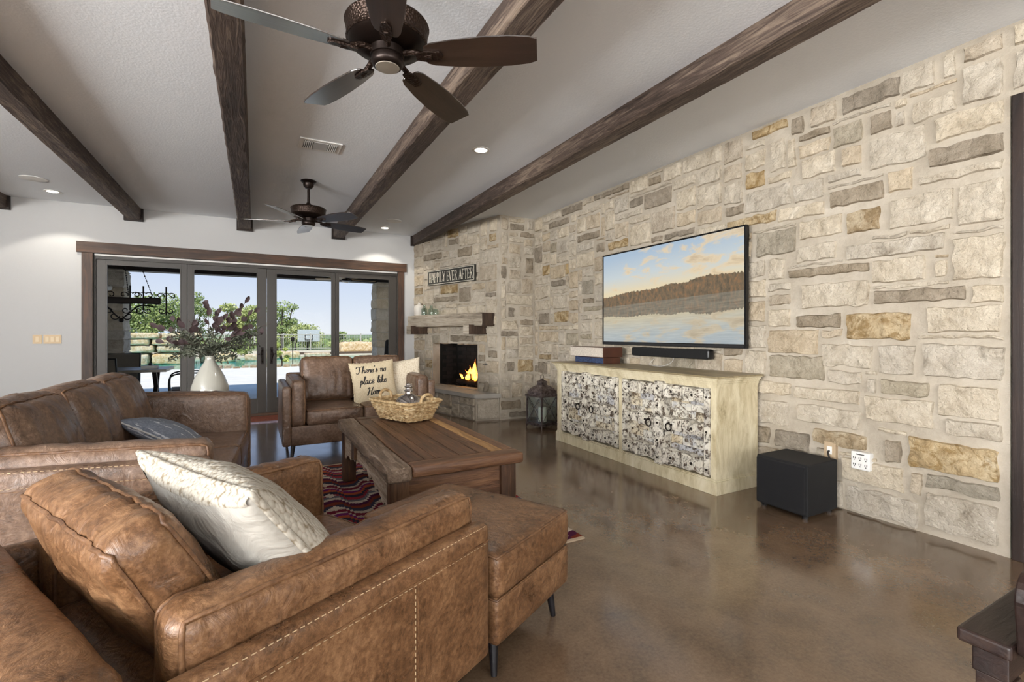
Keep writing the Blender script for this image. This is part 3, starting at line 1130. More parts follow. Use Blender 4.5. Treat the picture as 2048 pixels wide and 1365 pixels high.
eb = em.build('ember_bed', 'ash', fbx)
eb['kind'] = 'stuff'
fire = thing('log_fire', 'burning log fire with orange flames inside the black firebox', 'fire')
for (a, b_, r_) in (((0.60, 0.05, -0.34), (1.10, 0.06, -0.30), 0.045), ((0.72, 0.05, -0.20), (1.22, 0.06, -0.24), 0.04), ((0.66, 0.13, -0.26), (1.05, 0.15, -0.30), 0.038), ((0.80, 0.13, -0.33), (1.02, 0.17, -0.19), 0.034)):
    pa, pb = fpt(a[0], fb_z0 + a[1], a[2]), fpt(b_[0], fb_z0 + b_[1], b_[2])
    pts = [pa.lerp(pb, k / 6) + Vector((0, 0, 0.006 * math.sin(k * 2.1))) for k in range(7)]
    MB().tube(pts, [r_ * (1 + 0.12 * math.sin(k * 1.7)) for k in range(7)], 9).build('log', 'log', fire, smooth=50)
m, nt, b = new_mat('flame')
gz = nd(nt, 'SeparateXYZ', {0: nt.nodes.new('ShaderNodeTexCoord').outputs['Generated']})
nt.links.new(ramp(nt, gz.outputs[2], [(0.0, 'ff9a2a'), (0.45, 'ffc860'), (1.0, 'ff6a12')]), b.inputs['Emission Color'])
b.inputs['Emission Strength'].default_value = 3.2
b.inputs['Base Color'].default_value = (0, 0, 0, 1)
MAT['flame'] = m
for (s, o_, h_, w_) in ((0.60, -0.24, 0.17, 0.035), (0.68, -0.28, 0.27, 0.045), (0.78, -0.24, 0.20, 0.04), (0.86, -0.28, 0.32, 0.05), (0.96, -0.25, 0.22, 0.045), (1.05, -0.28, 0.14, 0.04), (0.73, -0.20, 0.13, 0.04), (0.91, -0.19, 0.12, 0.045), (1.13, -0.24, 0.09, 0.03)):
    pts, rs = [], []
    for k in range(10):
        t = k / 9
        pts.append(fpt(s + 0.025 * math.sin(t * 5 + s * 20) * t, fb_z0 + 0.10 + t * h_, o_ + 0.02 * math.sin(t * 4 + s * 9)))
        rs.append(max(0.001, w_ * (math.sin(PI * min(1, t * 0.9 + 0.18)) ** 0.9) * (1 - 0.45 * t)))
    MB().tube(pts, rs, 8).build('flame', 'flame', fire, smooth=60)
fl = fpt(0.85, fb_z0 + 0.25, -0.2)
add_light('fire_light', 'POINT', fl, (0, 0, 0), 0.8, (1.0, 0.5, 0.18), 0.08)

# ---- patio doors: casing + four glazed leaves
cs = struct(thing('trim_1', None, None))
MB().box(-1.975, 2.245, YB - 0.032, YB, 2.232, 2.372).build('header_board', 'casing', cs, bevel=0.004)
MB().box(-1.925, -1.815, YB - 0.026, YB, 0, 2.232).build('jamb_board', 'casing_v', cs, bevel=0.003)
MB().box(2.105, 2.20, YB - 0.026, YB, 0, 2.232).build('jamb_board', 'casing_v', cs, bevel=0.003)
MB().box(-1.80, 2.09, YB - 0.012, YB + 0.02, 2.205, 2.226).build('weather_strip', 'white', cs)
df = struct(thing('trim_2', None, None))
for (x0, x1, z0, z1, nm) in ((-1.86, -1.795, 0, 2.235, 'frame_post'), (2.09, 2.15, 0, 2.235, 'frame_post'), (-1.795, 2.09, 2.165, 2.235, 'frame_head'), (-1.795, 2.09, 0.0, 0.03, 'sill')):
    MB().box(x0, x1, YB + 0.02, YB + 0.14, z0, z1).build(nm, 'bronze' if nm != 'sill' else 'casing', df)
LEAF = [(-1.795, -0.823), (-0.82, 0.158), (0.161, 1.117), (1.12, 2.088)]
for i, (x0, x1) in enumerate(LEAF):
    d = struct(thing('door_%d' % (i + 1), None, None))
    st = 0.105
    sl = st if i in (0, 1, 2) else 0.055
    sr = st if i in (1, 2, 3) else 0.07
    if i == 0:
        sl, sr = 0.10, 0.068
    if i == 1:
        sl, sr = 0.068, 0.118
    if i == 2:
        sl, sr = 0.118, 0.045
    if i == 3:
        sl, sr = 0.045, 0.115
    y0, y1 = YB + 0.035, YB + 0.085
    MB().box(x0, x0 + sl, y0, y1, 0.03, 2.163).build('stile', 'bronze', d, bevel=0.003)
    MB().box(x1 - sr, x1, y0, y1, 0.03, 2.163).build('stile', 'bronze', d, bevel=0.003)
    MB().box(x0 + sl, x1 - sr, y0, y1, 2.105, 2.163).build('top_rail', 'bronze', d)
    MB().box(x0 + sl, x1 - sr, y0, y1, 0.03, 0.24).build('bottom_rail', 'bronze', d)
    MB().box(x0 + sl - 0.005, x1 - sr + 0.005, y0 + 0.021, y0 + 0.027, 0.235, 2.11).build('pane', 'glass', d)
    bd = MB()
    bd.box(x0 + sl, x1 - sr, y0 - 0.004, y0 + 0.02, 0.235, 0.247).box(x0 + sl, x1 - sr, y0 - 0.004, y0 + 0.02, 2.095, 2.107)
    bd.box(x0 + sl, x0 + sl + 0.012, y0 - 0.004, y0 + 0.02, 0.247, 2.095).box(x1 - sr - 0.012, x1 - sr, y0 - 0.004, y0 + 0.02, 0.247, 2.095)
    bd.build('glazing_bead', 'bronze', d)
    if i in (1, 2):
        hx = x1 - 0.06 if i == 1 else x0 + 0.06
        sg = -1 if i == 1 else 1
        hm = MB().box(hx - 0.018, hx + 0.018, y0 - 0.008, y0, 0.75, 1.0)
        hm.tube(spline([(hx, y0 - 0.005, 0.96), (hx, y0 - 0.05, 0.95), (hx + sg * 0.02, y0 - 0.06, 0.90), (hx, y0 - 0.055, 0.80), (hx, y0 - 0.005, 0.78)]), 0.008, 6)
        hm.tube([(hx, y0 - 0.005, 0.90), (hx, y0 - 0.045, 0.90), (hx + sg * 0.06, y0 - 0.05, 0.90)], 0.007, 6)
        hm.build('handle', 'iron', d, smooth=50)

# dark side door at the end of the stone wall
d5 = struct(thing('door_5', None, None))
MB().box(XW - 0.015, XW + 0.16, 0.915, 0.962, 0, WDZ - 0.004).build('jamb', 'darkdoor', d5, bevel=0.004)
MB().box(XW - 0.015, XW + 0.16, -0.25, 0.915, WDZ - 0.06, WDZ - 0.004).build('head_jamb', 'darkdoor', d5, bevel=0.004)
MB().box(XW + 0.05, XW + 0.10, -0.25, 0.912, 0.01, WDZ - 0.062).build('leaf', 'darkdoor', d5)
MB().box(XW + 0.035, XW + 0.05, 0.80, 0.912, 0.01, WDZ - 0.062).build('door_stile', 'darkdoor', d5, bevel=0.004)

# ---- ceiling beams with end plates
BL = ['rough dark ceiling beam at the far edge of the ceiling, only its end showing', 'rough dark ceiling beam crossing the ceiling above the light switches',
      'rough dark ceiling beam running to the wall above the patio doors beside the small fan', 'rough dark ceiling beam behind the large ceiling fan blades',
      'rough dark ceiling beam ending beside the stone chimney breast']
for bi, bx in enumerate((-2.68, -1.40, -0.125, 1.16, 2.42)):
    t = thing('ceiling_beam', BL[bi], 'beam', (bx, 0, 0), 0, 'rough ceiling beams')
    y0, y1 = -1.0, YB - 0.03
    n_ = 150
    w2, zb = 0.078, 2.705
    pf = [(-w2, ZC + 0.0), (-w2, 2.80), (-w2, 2.75), (-w2, zb + 0.012), (-w2 + 0.012, zb), (-0.03, zb), (0.03, zb), (w2 - 0.012, zb), (w2, zb + 0.012), (w2, 2.75), (w2, 2.80), (w2, ZC + 0.0)]
    mb = MB()
    vs, fs = [], []
    for k in range(n_ + 1):
        y = y0 + (y1 - y0) * k / n_
        for q, (x, z) in enumerate(pf):
            p = Vector((x, y * 1.0, z + bi * 3))
            a = noise.noise(Vector((x * 9, y * 4, z * 9 + bi * 5)))
            b2 = noise.noise(Vector((x * 20, y * 16, z * 20 + bi * 9)))
            kk = 0 if q in (0, len(pf) - 1) else (1.5 if q in (3, 4, 7, 8) else 0.7)
            vs.append((x + math.copysign(0.004, x) * kk * (a + b2), y, z + 0.005 * kk * (a * 0.8 + b2 * 0.9)))
    m_ = len(pf)
    for k in range(n_):
        for q in range(m_ - 1):
            fs.append((k * m_ + q, k * m_ + q + 1, (k + 1) * m_ + q + 1, (k + 1) * m_ + q))
    fs.append(tuple(range(m_)))
    fs.append(tuple(n_ * m_ + q for q in range(m_))[::-1])
    mb.add(vs, fs)
    mb.build('timber', 'beam', t, smooth=40)
    MB().box(-0.102, 0.102, YB - 0.045, YB, 2.685, ZC).build('end_plate', 'beamdark', t, bevel=0.003)


# ---------------------------------------------------------------- seating
def stitch_line(mb, p, q, nrm, dash=0.010, gap=0.007, w=0.0011):
    p, q, nrm = Vector(p), Vector(q), Vector(nrm)
    L = (q - p).length
    d = (q - p).normalized()
    k = 0.0
    while k + dash < L:
        mb.bar(p + d * k, p + d * (k + dash), w, 0.002, up=nrm)
        k += dash + gap


def seating(name, label, cat, W, D, zb, zp, zc, zr, pw, cw, seat_t, nseat, bp_t, bp_z, nback, bc, lean, mat, loc, rz, legs=0.02, stitch=False, arm_rise=0.0, group=None, back_round=0.03, puff=False, arm_short=0.0):
    """front at local y=0, back at y=D, faces -y; x across"""
    t = thing(name, label, cat, loc, rz, group)
    rl = MB().box(-W / 2 + pw, W / 2 - pw, 0.015, D - bp_t, zb, zr)
    rl.build('base_rail', mat, t, smooth=50, bevel=0.012, bseg=3)
    for sg in (-1, 1):
        xo, xi = sg * W / 2, sg * (W / 2 - pw)
        cu = Cushion(pw, D, zp - zb, 0.022, (0, 0, 0), 0.002, (5, 5, 5), seed=sg + 3)
        o = cush_part('arm_panel', cu, mat, t, T((xo + xi) / 2, D / 2, (zp + zb) / 2), n=(6, 16, 10))
        if arm_rise:
            for vx in o.data.vertices:
                if vx.co.z > 0:
                    vx.co.z += arm_rise * (vx.co.y + D / 2) / D
        sm = MB()
        if stitch and sg == -1:
            hx, hz = -pw / 2 - 0.0015, (zp - zb) / 2
            r_ = arm_rise
            stitch_line(sm, (hx, -D / 2 + 0.03, hz - 0.060), (hx, D / 2 - 0.03, hz - 0.060 + r_), (1, 0, 0))
            stitch_line(sm, (-pw / 2 + 0.004, -D / 2 + 0.03, hz - 0.006), (-pw / 2 + 0.004, D / 2 - 0.03, hz - 0.006 + r_), (0, 0, 1))
            for fy in stitch:
                stitch_line(sm, (hx, fy - D / 2, hz - 0.068 + r_ * fy / D), (hx, fy - D / 2, -hz + 0.02), (1, 0, 0))
            sm.build('stitching', 'stitch', o)['kind'] = 'stuff'
            se = MB()
            for fy in stitch:
                se.box(hx - 0.0005, hx + 0.002, fy - D / 2 - 0.011, fy - D / 2 - 0.008, -hz + 0.02, hz - 0.062)
            se.box(hx - 0.0005, hx + 0.002, -D / 2 + 0.01, D / 2 - 0.02, hz - 0.0545, hz - 0.0515)
            se.build('seam', 'piping', o)
        L = D - bp_t - 0.01 - arm_short
        cu = Cushion(cw, L, zc - zr + 0.01, 0.045, (0.012, 0.006, 0.006), 0.006, (10, 26, 5), seed=sg + 7)
        oc = cush_part('arm_cushion', cu, mat, t, T(sg * (W / 2 - pw - cw / 2), L / 2 + 0.004, (zc + zr) / 2), [(0, 1), (0, -1)], 0.0055, (8, 34, 14))
        if arm_rise:
            for me in [oc.data] + [c.data for c in oc.children]:
                for vx in me.vertices:
                    if vx.co.z > 0:
                        vx.co.z += arm_rise * (vx.co.y + L / 2) / L
    iw = W - 2 * (pw + cw)
    sw = iw / nseat
    sd = D - bp_t - bc[0] * 0.55
    for i in range(nseat):
        cu = Cushion(sw - 0.006, sd, seat_t, 0.035, (0.0, 0.006, 0.018), 0.004, (6, 6, 6), seed=i + 12)
        cush_part('seat_cushion', cu, mat, t, T(-iw / 2 + sw * (i + 0.5), sd / 2 + 0.002, zr + seat_t / 2 - 0.004), [(2, 1)], 0.0055, (18, 18, 8))
    cu = Cushion(W - 0.01 if back_round > 0.05 else W - 2 * pw, bp_t, bp_z - zb, back_round, (0, 0, 0), 0.004, (5, 5, 5), seed=31)
    cush_part('back_panel', cu, mat, t, T(0, D - bp_t / 2, (bp_z + zb) / 2), n=(22, 8, 12))
    bw = iw / nback
    th, bh = bc
    for i in range(nback):
        cu = Cushion(bw - 0.008, th, bh, 0.07 if puff else 0.05, (0.004, 0.055 if puff else 0.035, 0.02 if puff else 0.008), 0.010, (26, 6, 6), seed=i + 41)
        M_ = T(-iw / 2 + bw * (i + 0.5), D - bp_t - th / 2 - 0.012, zr + seat_t - 0.01) @ RX(-lean) @ T(0, -math.sin(R(lean)) * 0.0 - th * 0.0, bh / 2)
        M_ = T(0, -math.sin(R(lean)) * bh * 0.9, 0) @ M_
        cush_part('back_cushion', cu, mat, t, M_, [(1, -1), (1, 1)], 0.0055, (34, 14, 26))
    lx, ly = W / 2 - 0.10, 0.12
    for sx_ in (-1, 1):
        for y in (ly, D - ly):
            MB().tube([(sx_ * lx, y, zb + 0.002), (sx_ * (lx + 0.02), y + (-0.02 if y == ly else 0.02), 0.0)], [0.022, 0.012], 10).build('leg', 'blacklegs', t, smooth=50)
    return t


love = seating('loveseat', 'brown leather two-seat sofa with its back to the patio doors', 'sofa', 1.45, 0.93, 0.165, 0.715, 0.765, 0.345, 0.075, 0.125, 0.15, 2, 0.10, 0.78, 2, (0.20, 0.47), 13,
               'leather2', (0.945, 4.78, 0), 0.0)
sofa = seating('long_sofa', 'brown leather three-seat sofa seen from its stitched arm end', 'sofa', 2.06, 0.98, 0.165, 0.715, 0.76, 0.345, 0.075, 0.13, 0.15, 3, 0.10, 0.80, 3, (0.20, 0.455), 16,
               'leather2', (-0.09, 3.215, 0), R(86.4), stitch=(0.36, 0.78), arm_rise=0.03, puff=True)
chair = seating('armchair', 'tan leather armchair seen from behind with contrast-stitched arm panel', 'armchair', 1.08, 1.12, 0.15, 0.585, 0.668, 0.30, 0.065, 0.13, 0.14, 1, 0.17, 0.665, 1, (0.135, 0.425), 27,
                'leather', (0.4305, 1.879, 0), R(117.5), stitch=(0.34, 0.76), back_round=0.07, arm_short=0.072)

# ottoman
ot = thing('ottoman', 'square tan leather ottoman in front of the armchair', 'ottoman', (0.79, 1.86, 0), R(117.5 + 0.5))
cu = Cushion(0.70, 0.54, 0.155, 0.035, (0, 0, 0.012), 0.003, (5, 5, 5), seed=3)
cush_part('top_cushion', cu, 'leather', ot, T(0, 0, 0.372), [(2, 1)], 0.005, (20, 18, 8))
cu = Cushion(0.69, 0.53, 0.165, 0.02, (0, 0, 0), 0.002, (5, 5, 5), seed=5)
cush_part('base', cu, 'leather', ot, T(0, 0, 0.2175), [(2, 1)], 0.004, (16, 14, 6))
for sx_ in (-1, 1):
    for sy_ in (-1, 1):
        MB().tube([(sx_ * 0.28, sy_ * 0.2, 0.137), (sx_ * 0.295, sy_ * 0.215, 0)], [0.02, 0.011], 10).build('leg', 'blacklegs', ot, smooth=50)


# ---------------------------------------------------------------- throw pillows
class Pillow:
    """lies in the local xz-plane, thickness along y; front skin at -y"""
    def __init__(self, w, h, t, seed=0, crease=0.012):
        self.w, self.h, self.t, self.seed, self.crease = w, h, t, seed, crease

    def pt(self, u, v, side, off=0.0):
        # u, v in -1..1
        x = self.w / 2 * u * (1 - 0.075 * (1 - v * v) * abs(u))
        z = self.h / 2 * v * (1 - 0.075 * (1 - u * u) * abs(v))
        th = self.t / 2 * (max(0, (1 - u * u) * (1 - v * v))) ** 0.42
        s = Vector((self.seed * 5.1, self.seed * 2.2, side * 3))
        th += self.crease * noise.noise(Vector((x * 9, z * 9, 0)) + s) * (max(0, (1 - u * u) * (1 - v * v))) ** 0.3
        return Vector((x, side * (th + off), z))

    def mesh(self, n=28, sides=(-1, 1)):
        mb = MB()

        def tt(k):
            x = 2 * k - 1
            return math.copysign(1 - (1 - abs(x)) ** 1.5, x)
        for s in sides:
            mb.grid(lambda a, b_: self.pt(tt(a), tt(b_), s), n, n, flip=(s > 0))
        return mb


def pillow(name, label, pw, mat, mtx, group=None, edge=None, emat=None):
    o = pw.mesh().build(name, mat, None, smooth=70)
    o.matrix_world = mtx
    tag(o, label, 'pillow', group)
    if edge:
        pts = [pw.pt(-1 + 2 * k / 30, -1, 1) for k in range(30)] + [pw.pt(1, -1 + 2 * k / 30, 1) for k in range(30)] + [pw.pt(1 - 2 * k / 30, 1, 1) for k in range(30)] + [pw.pt(-1, 1 - 2 * k / 30, 1) for k in range(30)]
        rs = [edge * (1 + 0.5 * math.sin(k * 2.4)) for k in range(len(pts))]
        MB().tube(pts, rs, 6, closed=True).build('fringe', emat or mat, o, smooth=60)
    return o


# cream braided pillow on the armchair (plain back towards us, braided border)
ch_d = Vector((0.887, 0.462, 0))
ch_l = Vector((-0.462, 0.887, 0))
ch_o = Vector((0.68, 1.40, 0))
pc_ = ch_o + ch_d * -0.56 + ch_l * 0.41 + Vector((0, 0, 0.655))
Mx = Matrix.Translation(pc_) @ RZ(117.5) @ RX(-38)
pw = Pillow(0.62, 0.52, 0.20, 5, 0.014)
cp = pillow('throw_pillow', 'cream cotton pillow with braided border on the armchair', pw, 'cotton', Mx, 'throw pillows')
# braided band wraps the front face and the rim
bb = MB()
nn = 40


def braid_pt(a, b_):
    u, v = -1 + 2 * a, -1 + 2 * b_
    u, v = math.copysign(1 - (1 - abs(u)) ** 1.9, u), math.copysign(1 - (1 - abs(v)) ** 1.9, v)
    p = pw.pt(u, v, -1, 0.006)
    return p


bb.grid(braid_pt, nn, nn)
nb = 60
ring_uv = [(-1 + 2 * k / nb, 1) for k in range(nb)] + [(1, 1 - 2 * k / nb) for k in range(nb + 1)]
rows = 10
vs, fs = [], []
for j in range(rows + 1):
    for kk_, (u, v) in enumerate(ring_uv):
        f = 1 - 0.085 * j / rows
        uu = u * f if abs(u) == 1 else u * (f if abs(v) < 1 else 1)
        vv = v * f if abs(v) == 1 else v
        if abs(u) == 1 and abs(v) == 1:
            uu, vv = u * f, v * f
        kn = 0.003 * math.sin(PI * j / rows)
        vs.append(pw.pt(uu, vv, 1, 0.004 + kn))
m_ = len(ring_uv)
for j in range(rows):
    for k in range(m_ - 1):
        fs.append((j * m_ + k, j * m_ + k + 1, (j + 1) * m_ + k + 1, (j + 1) * m_ + k))
bb.add(vs, fs)
bb.tube([pw.pt(u, v, 1) for (u, v) in ring_uv] + [pw.pt(1 - 2 * k / nb, -1, 1) for k in range(nb)] + [pw.pt(-1, -1 + 2 * k / nb, 1) for k in range(nb)], 0.009, 6, closed=True)
bb.build('braided_cover', 'braid', cp, smooth=60)

# blue-grey pillow lying on the long sofa
pw = Pillow(0.40, 0.40, 0.15, 8)
pillow('throw_pillow', 'faded blue-grey printed pillow with fringed edge on the long sofa', pw, 'denim', T(-0.45, 3.48, 0.592) @ RZ(95) @ RX(-62) @ RY(25), 'throw pillows', 0.005, 'lightgrey')
# loveseat pillows
pw = Pillow(0.42, 0.42, 0.14, 3)
pillow('throw_pillow', 'plain cream pillow behind the lettered pillow on the loveseat', pw, 'linen', T(1.24, 5.36, 0.70) @ RZ(6) @ RX(-14) @ RY(-16), 'throw pillows')
pw = Pillow(0.44, 0.44, 0.15, 4)
pillow('throw_pillow', 'dimpled white pillow leaning in the loveseat corner near the fireplace', pw, 'dimple', T(1.44, 5.24, 0.70) @ RZ(-24) @ RX(-16) @ RY(-8), 'throw pillows')
pw_txt = Pillow(0.47, 0.45, 0.15, 6, 0.006)
tp = pillow('throw_pillow', 'linen pillow lettered with a message about home in dark script', pw_txt, 'linen', T(1.115, 5.14, 0.685) @ RZ(4) @ RX(-15) @ RY(-4), 'throw pillows', 0.006, 'linen')

SCR = {
    'T': (1.25, [[(-.2, 1.6), (.0, 2.0), (.5, 1.9), (1.0, 1.95), (1.4, 2.15)], [(.8, 1.95), (.6, 1.0), (.4, .2), (.05, -.05), (-.2, .25)]]),
    'h': (.9, [[(0, 0), (.25, 1.2), (.52, 2.0), (.45, 2.15), (.3, 1.6), (.08, 0)], [(.12, .4), (.4, .98), (.62, .9), (.6, .35), (.68, .02), (.9, .25)]]),
    'e': (.72, [[(0, .35), (.35, .48), (.6, .78), (.42, 1.0), (.15, .8), (.1, .3), (.35, 0), (.72, .3)]]),
    'r': (.75, [[(0, .25), (.2, .85), (.22, 1.1), (.42, .9), (.6, .88), (.52, .4), (.58, .03), (.78, .2)]]),
    's': (.62, [[(0, .15), (.32, .7), (.4, 1.08), (.52, .55), (.42, .05), (.2, 0), (.05, .14)]]),
    "'": (.34, [[(.2, 2.2), (.12, 1.75)]]),
    'n': (.9, [[(0, .8), (.16, 1), (.14, 0)], [(.15, .45), (.42, .97), (.62, .88), (.6, .12), (.75, .02), (.9, .22)]]),
    'o': (.82, [[(.5, .95), (.15, .82), (.05, .3), (.3, 0), (.6, .3), (.56, .8), (.4, .95), (.82, .88)]]),
    'p': (.8, [[(0, .6), (.24, 1.0), (.0, -.8)], [(.14, .6), (.42, 1), (.65, .7), (.5, .1), (.15, .08)]]),
    'l': (.52, [[(0, .2), (.35, 1.2), (.52, 1.95), (.4, 2.15), (.22, 1.5), (.18, .3), (.33, 0), (.54, .25)]]),
    'a': (.92, [[(.6, .85), (.3, 1), (.05, .5), (.2, 0), (.5, .35), (.64, .97), (.58, .2), (.74, 0), (.92, .25)]]),
    'c': (.7, [[(.55, .8), (.35, 1), (.08, .6), (.15, .1), (.4, 0), (.7, .3)]]),
    'i': (.5, [[(0, .3), (.2, .97), (.16, .2), (.3, 0), (.5, .25)], [(.27, 1.38), (.31, 1.5)]]),
    'k': (.82, [[(0, .2), (.35, 1.3), (.52, 2.0), (.4, 2.15), (.22, 1.3), (.08, 0)], [(.14, .5), (.5, .97), (.52, .65), (.22, .5), (.55, .03), (.82, .22)]]),
    'H': (1.35, [[(.05, 1.75), (.3, 2.1), (.42, 1.9), (.33, 1.0), (.12, 0), (-.15, .15)], [(1.3, 2.15), (1.0, 1.0), (.92, .1), (1.15, .0), (1.35, .25)], [(.0, .85), (.5, 1.12), (1.15, 1.1)]]),
    'm': (1.25, [[(0, .8), (.16, 1), (.14, 0)], [(.15, .45), (.38, .97), (.54, .88), (.52, 0)], [(.53, .45), (.76, .97), (.94, .88), (.9, .12), (1.05, .02), (1.25, .22)]]),
    ' ': (.75, []),
}
ink = MB()
K = 0.041
for line, (lx, lz) in (("There's no", (-0.185, 0.100)), ("place like", (-0.170, -0.020)), ("Home", (-0.105, -0.140))):
    px_ = lx
    for chx in line:
        adv, strokes = SCR[chx]
        for st in strokes:
            pts = spline([(px_ + (x + 0.28 * y * 0.55) * K, lz + y * K * 0.92, 0) for x, y in st], 6)
            L_, Rr_ = [], []
            for i, p in enumerate(pts):
                a, c = pts[max(0, i - 1)], pts[min(len(pts) - 1, i + 1)]
                d = (c - a)
                if d.length < 1e-9:
                    d = Vector((1, 0, 0))
                d.normalize()
                wd = 0.0024 + 0.0032 * abs(d.y)
                nx_ = Vector((-d.y, d.x, 0))
                for lst, sg in ((L_, 1), (Rr_, -1)):
                    q = p + nx_ * wd * sg
                    lst.append(pw_txt.pt(q.x / (pw_txt.w / 2), q.y / (pw_txt.h / 2), -1, 0.0022))
            n_ = len(pts)
            ink.add(L_ + Rr_, [(i, i + 1, n_ + i + 1, n_ + i) for i in range(n_ - 1)])
        px_ += adv * K
ink.build('lettering', 'ink', tp, weld=False)

# ---------------------------------------------------------------- rugs
rug = thing('kilim_rug', 'purple, rust and cream kilim rug under the coffee table', 'rug', (0.80, 3.42, 0))
rv = MB()
rv.grid(lambda a, b_: (-0.90 + 1.80 * a, -1.15 + 2.30 * b_, 0.008 + 0.0015 * noise.noise(Vector((a * 9, b_ * 9, 0)))), 40, 40)
rv.box(-0.90, 0.90, -1.15, 1.15, 0.0005, 0.006)
rv.build('weave', 'kilim', rug)
MB().box(-0.90, 0.90, -1.175, -1.15, 0.0005, 0.008).build('fringe_band', 'rugedge', rug)
MB().box(-0.90, 0.90, 1.15, 1.175, 0.0005, 0.008).build('fringe_band', 'rugedge', rug)
dm = thing('door_mat', 'small red-brown woven mat inside the patio doors', 'mat', (0.16, 7.50, 0))
MB().box(-0.55, 0.55, -0.20, 0.29, 0.0005, 0.010).build('weave', 'kilimred', dm)
MB().box(-0.55, 0.55, -0.29, -0.20, 0.0005, 0.010).build('border', plain('mat_border', '9d8fa0', 0.95, var=0.3, vscale=60), dm)

# ---------------------------------------------------------------- coffee table
tx0, tx1, ty0, ty1, tz = 0.60, 1.395, 2.45, 4.12, 0.50
ct = thing('coffee_table', 'heavy rustic coffee table of old planks with jagged weathered apron', 'table', ((tx0 + tx1) / 2, (ty0 + ty1) / 2, 0))
hw, hl = (tx1 - tx0) / 2, (ty1 - ty0) / 2


def plank(x0, x1, y0, y1, z0, z1, name, mat, parent, seed, rough=0.003, nlen=18, wav=(0, 0), bev=0.006):
    """board with uneven long edges"""
    cu = Cushion(x1 - x0, y1 - y0, z1 - z0, bev, (0, 0, 0), rough, (7, 7, 7), seed=seed)
    o = cush_part(name, cu, mat, parent, T((x0 + x1) / 2, (y0 + y1) / 2, (z0 + z1) / 2), n=(5, nlen, 4) if (y1 - y0) > (x1 - x0) else (nlen, 5, 4))
    return o


edges = [-hw + 0.13, -hw + 0.235, -0.10, 0.045, 0.165, 0.25, 0.32, hw]
pm = ['table', 'table', 'table', 'table', 'table', 'table2', 'table']
for i in range(7):
    plank(edges[i] + 0.0012, edges[i + 1] - 0.0012, -hl + 0.115, hl - 0.115, tz - 0.045, tz - 0.001 + 0.001 * (i % 2), 'plank', pm[i], ct, i + 3, 0.0016, 24, bev=0.003)
plank(-hw + 0.13, hw + 0.012, -hl, -hl + 0.113, tz - 0.065, tz, 'breadboard', 'tablex', ct, 20, 0.004, 24, bev=0.016)
plank(-hw + 0.13, hw + 0.012, hl - 0.113, hl, tz - 0.065, tz, 'breadboard', 'tablex', ct, 21, 0.004, 24, bev=0.016)
o = plank(-hw, -hw + 0.128, -hl, hl, tz - 0.075, tz, 'edge_plank', wood('weathered_edge_plank', '3a2a20', '75614f', 'b2a294', 'y', 3.0, 0.5, 1.0, 1.0), ct, 22, 0.0055, 60, bev=0.014)
LX, LY = hw - 0.075, hl - 0.08
for sx_ in (-1, 1):
    for sy_ in (-1, 1):
        cu = Cushion(0.10, 0.10, tz - 0.062 - 0.009, 0.008, (0, 0, 0), 0.003, (9, 9, 6), seed=sx_ * 2 + sy_ + 9)
        cush_part('leg', cu, 'tablez', ct, T(sx_ * LX, sy_ * LY, (tz - 0.062 + 0.009) / 2), n=(4, 4, 10))
MB().box(-LX + 0.05, LX - 0.05, -LY - 0.03, -LY - 0.005, 0.16, tz - 0.06).build('apron', 'tablex', ct, bevel=0.004)
MB().box(-LX + 0.05, LX - 0.05, LY + 0.005, LY + 0.03, 0.16, tz - 0.06).build('apron', 'tablex', ct, bevel=0.004)
MB().box(LX + 0.01, LX + 0.035, -LY + 0.05, LY - 0.05, 0.20, tz - 0.06).build('apron', 'table', ct, bevel=0.004)
# jagged carved apron on the weathered side
ap = MB()
nseg = 44
rj = random.Random(9)
low = []
for k in range(nseg + 1):
    t_ = k / nseg
    y = -LY + 0.05 + (2 * LY - 0.10) * t_
    arch = 0.20 + 0.10 * math.sin(PI * t_) ** 0.7 + (0.03 * abs(math.sin(t_ * 26)) - 0.015) + rj.uniform(-0.012, 0.012)
    low.append((y, arch))
poly = low + [(LY - 0.05, tz - 0.065), (-LY + 0.05, tz - 0.065)]
for i in range(nseg):
    (ya, za), (yb, zb_) = low[i], low[i + 1]
    zt = tz - 0.07
    ap.add([(-LX - 0.035, ya, za), (-LX - 0.035, yb, zb_), (-LX - 0.035, yb, zt), (-LX - 0.035, ya, zt), (-LX - 0.005, ya, za), (-LX - 0.005, yb, zb_), (-LX - 0.005, yb, zt), (-LX - 0.005, ya, zt)],
           [(0, 1, 2, 3), (7, 6, 5, 4), (0, 4, 5, 1), (3, 2, 6, 7)] + ([(0, 3, 7, 4)] if i == 0 else []) + ([(1, 5, 6, 2)] if i == nseg - 1 else []))
ap.build('carved_apron', wood('weathered_apron', '3a2a20', '84705d', 'bdae9e', 'y', 3.0, 0.7, 1.0, 1.0), ct)
MB().box(-LX - 0.055, -LX - 0.035, 0.22, 0.33, 0.30, 0.43).build('mortise_block', 'tablez', ct, bevel=0.004)

# basket with a silvered bottle
bang = math.degrees(math.atan2(0.92, -0.39)) - 90
bk = thing('wicker_basket', 'rectangular woven wicker basket with two loop handles on the coffee table', 'basket', (1.09, 3.86, tz + 0.006), R(bang))


def rrect(hx, hy, r, n=9):
    pts = []
    for (cx, cy, a0) in ((hx - r, hy - r, 0), (-hx + r, hy - r, 90), (-hx + r, -hy + r, 180), (hx - r, -hy + r, 270)):
        for k in range(n):
            a = R(a0 + 90 * k / (n - 1))
            pts.append(Vector((cx + r * math.cos(a), cy + r * math.sin(a), 0)))
    return pts


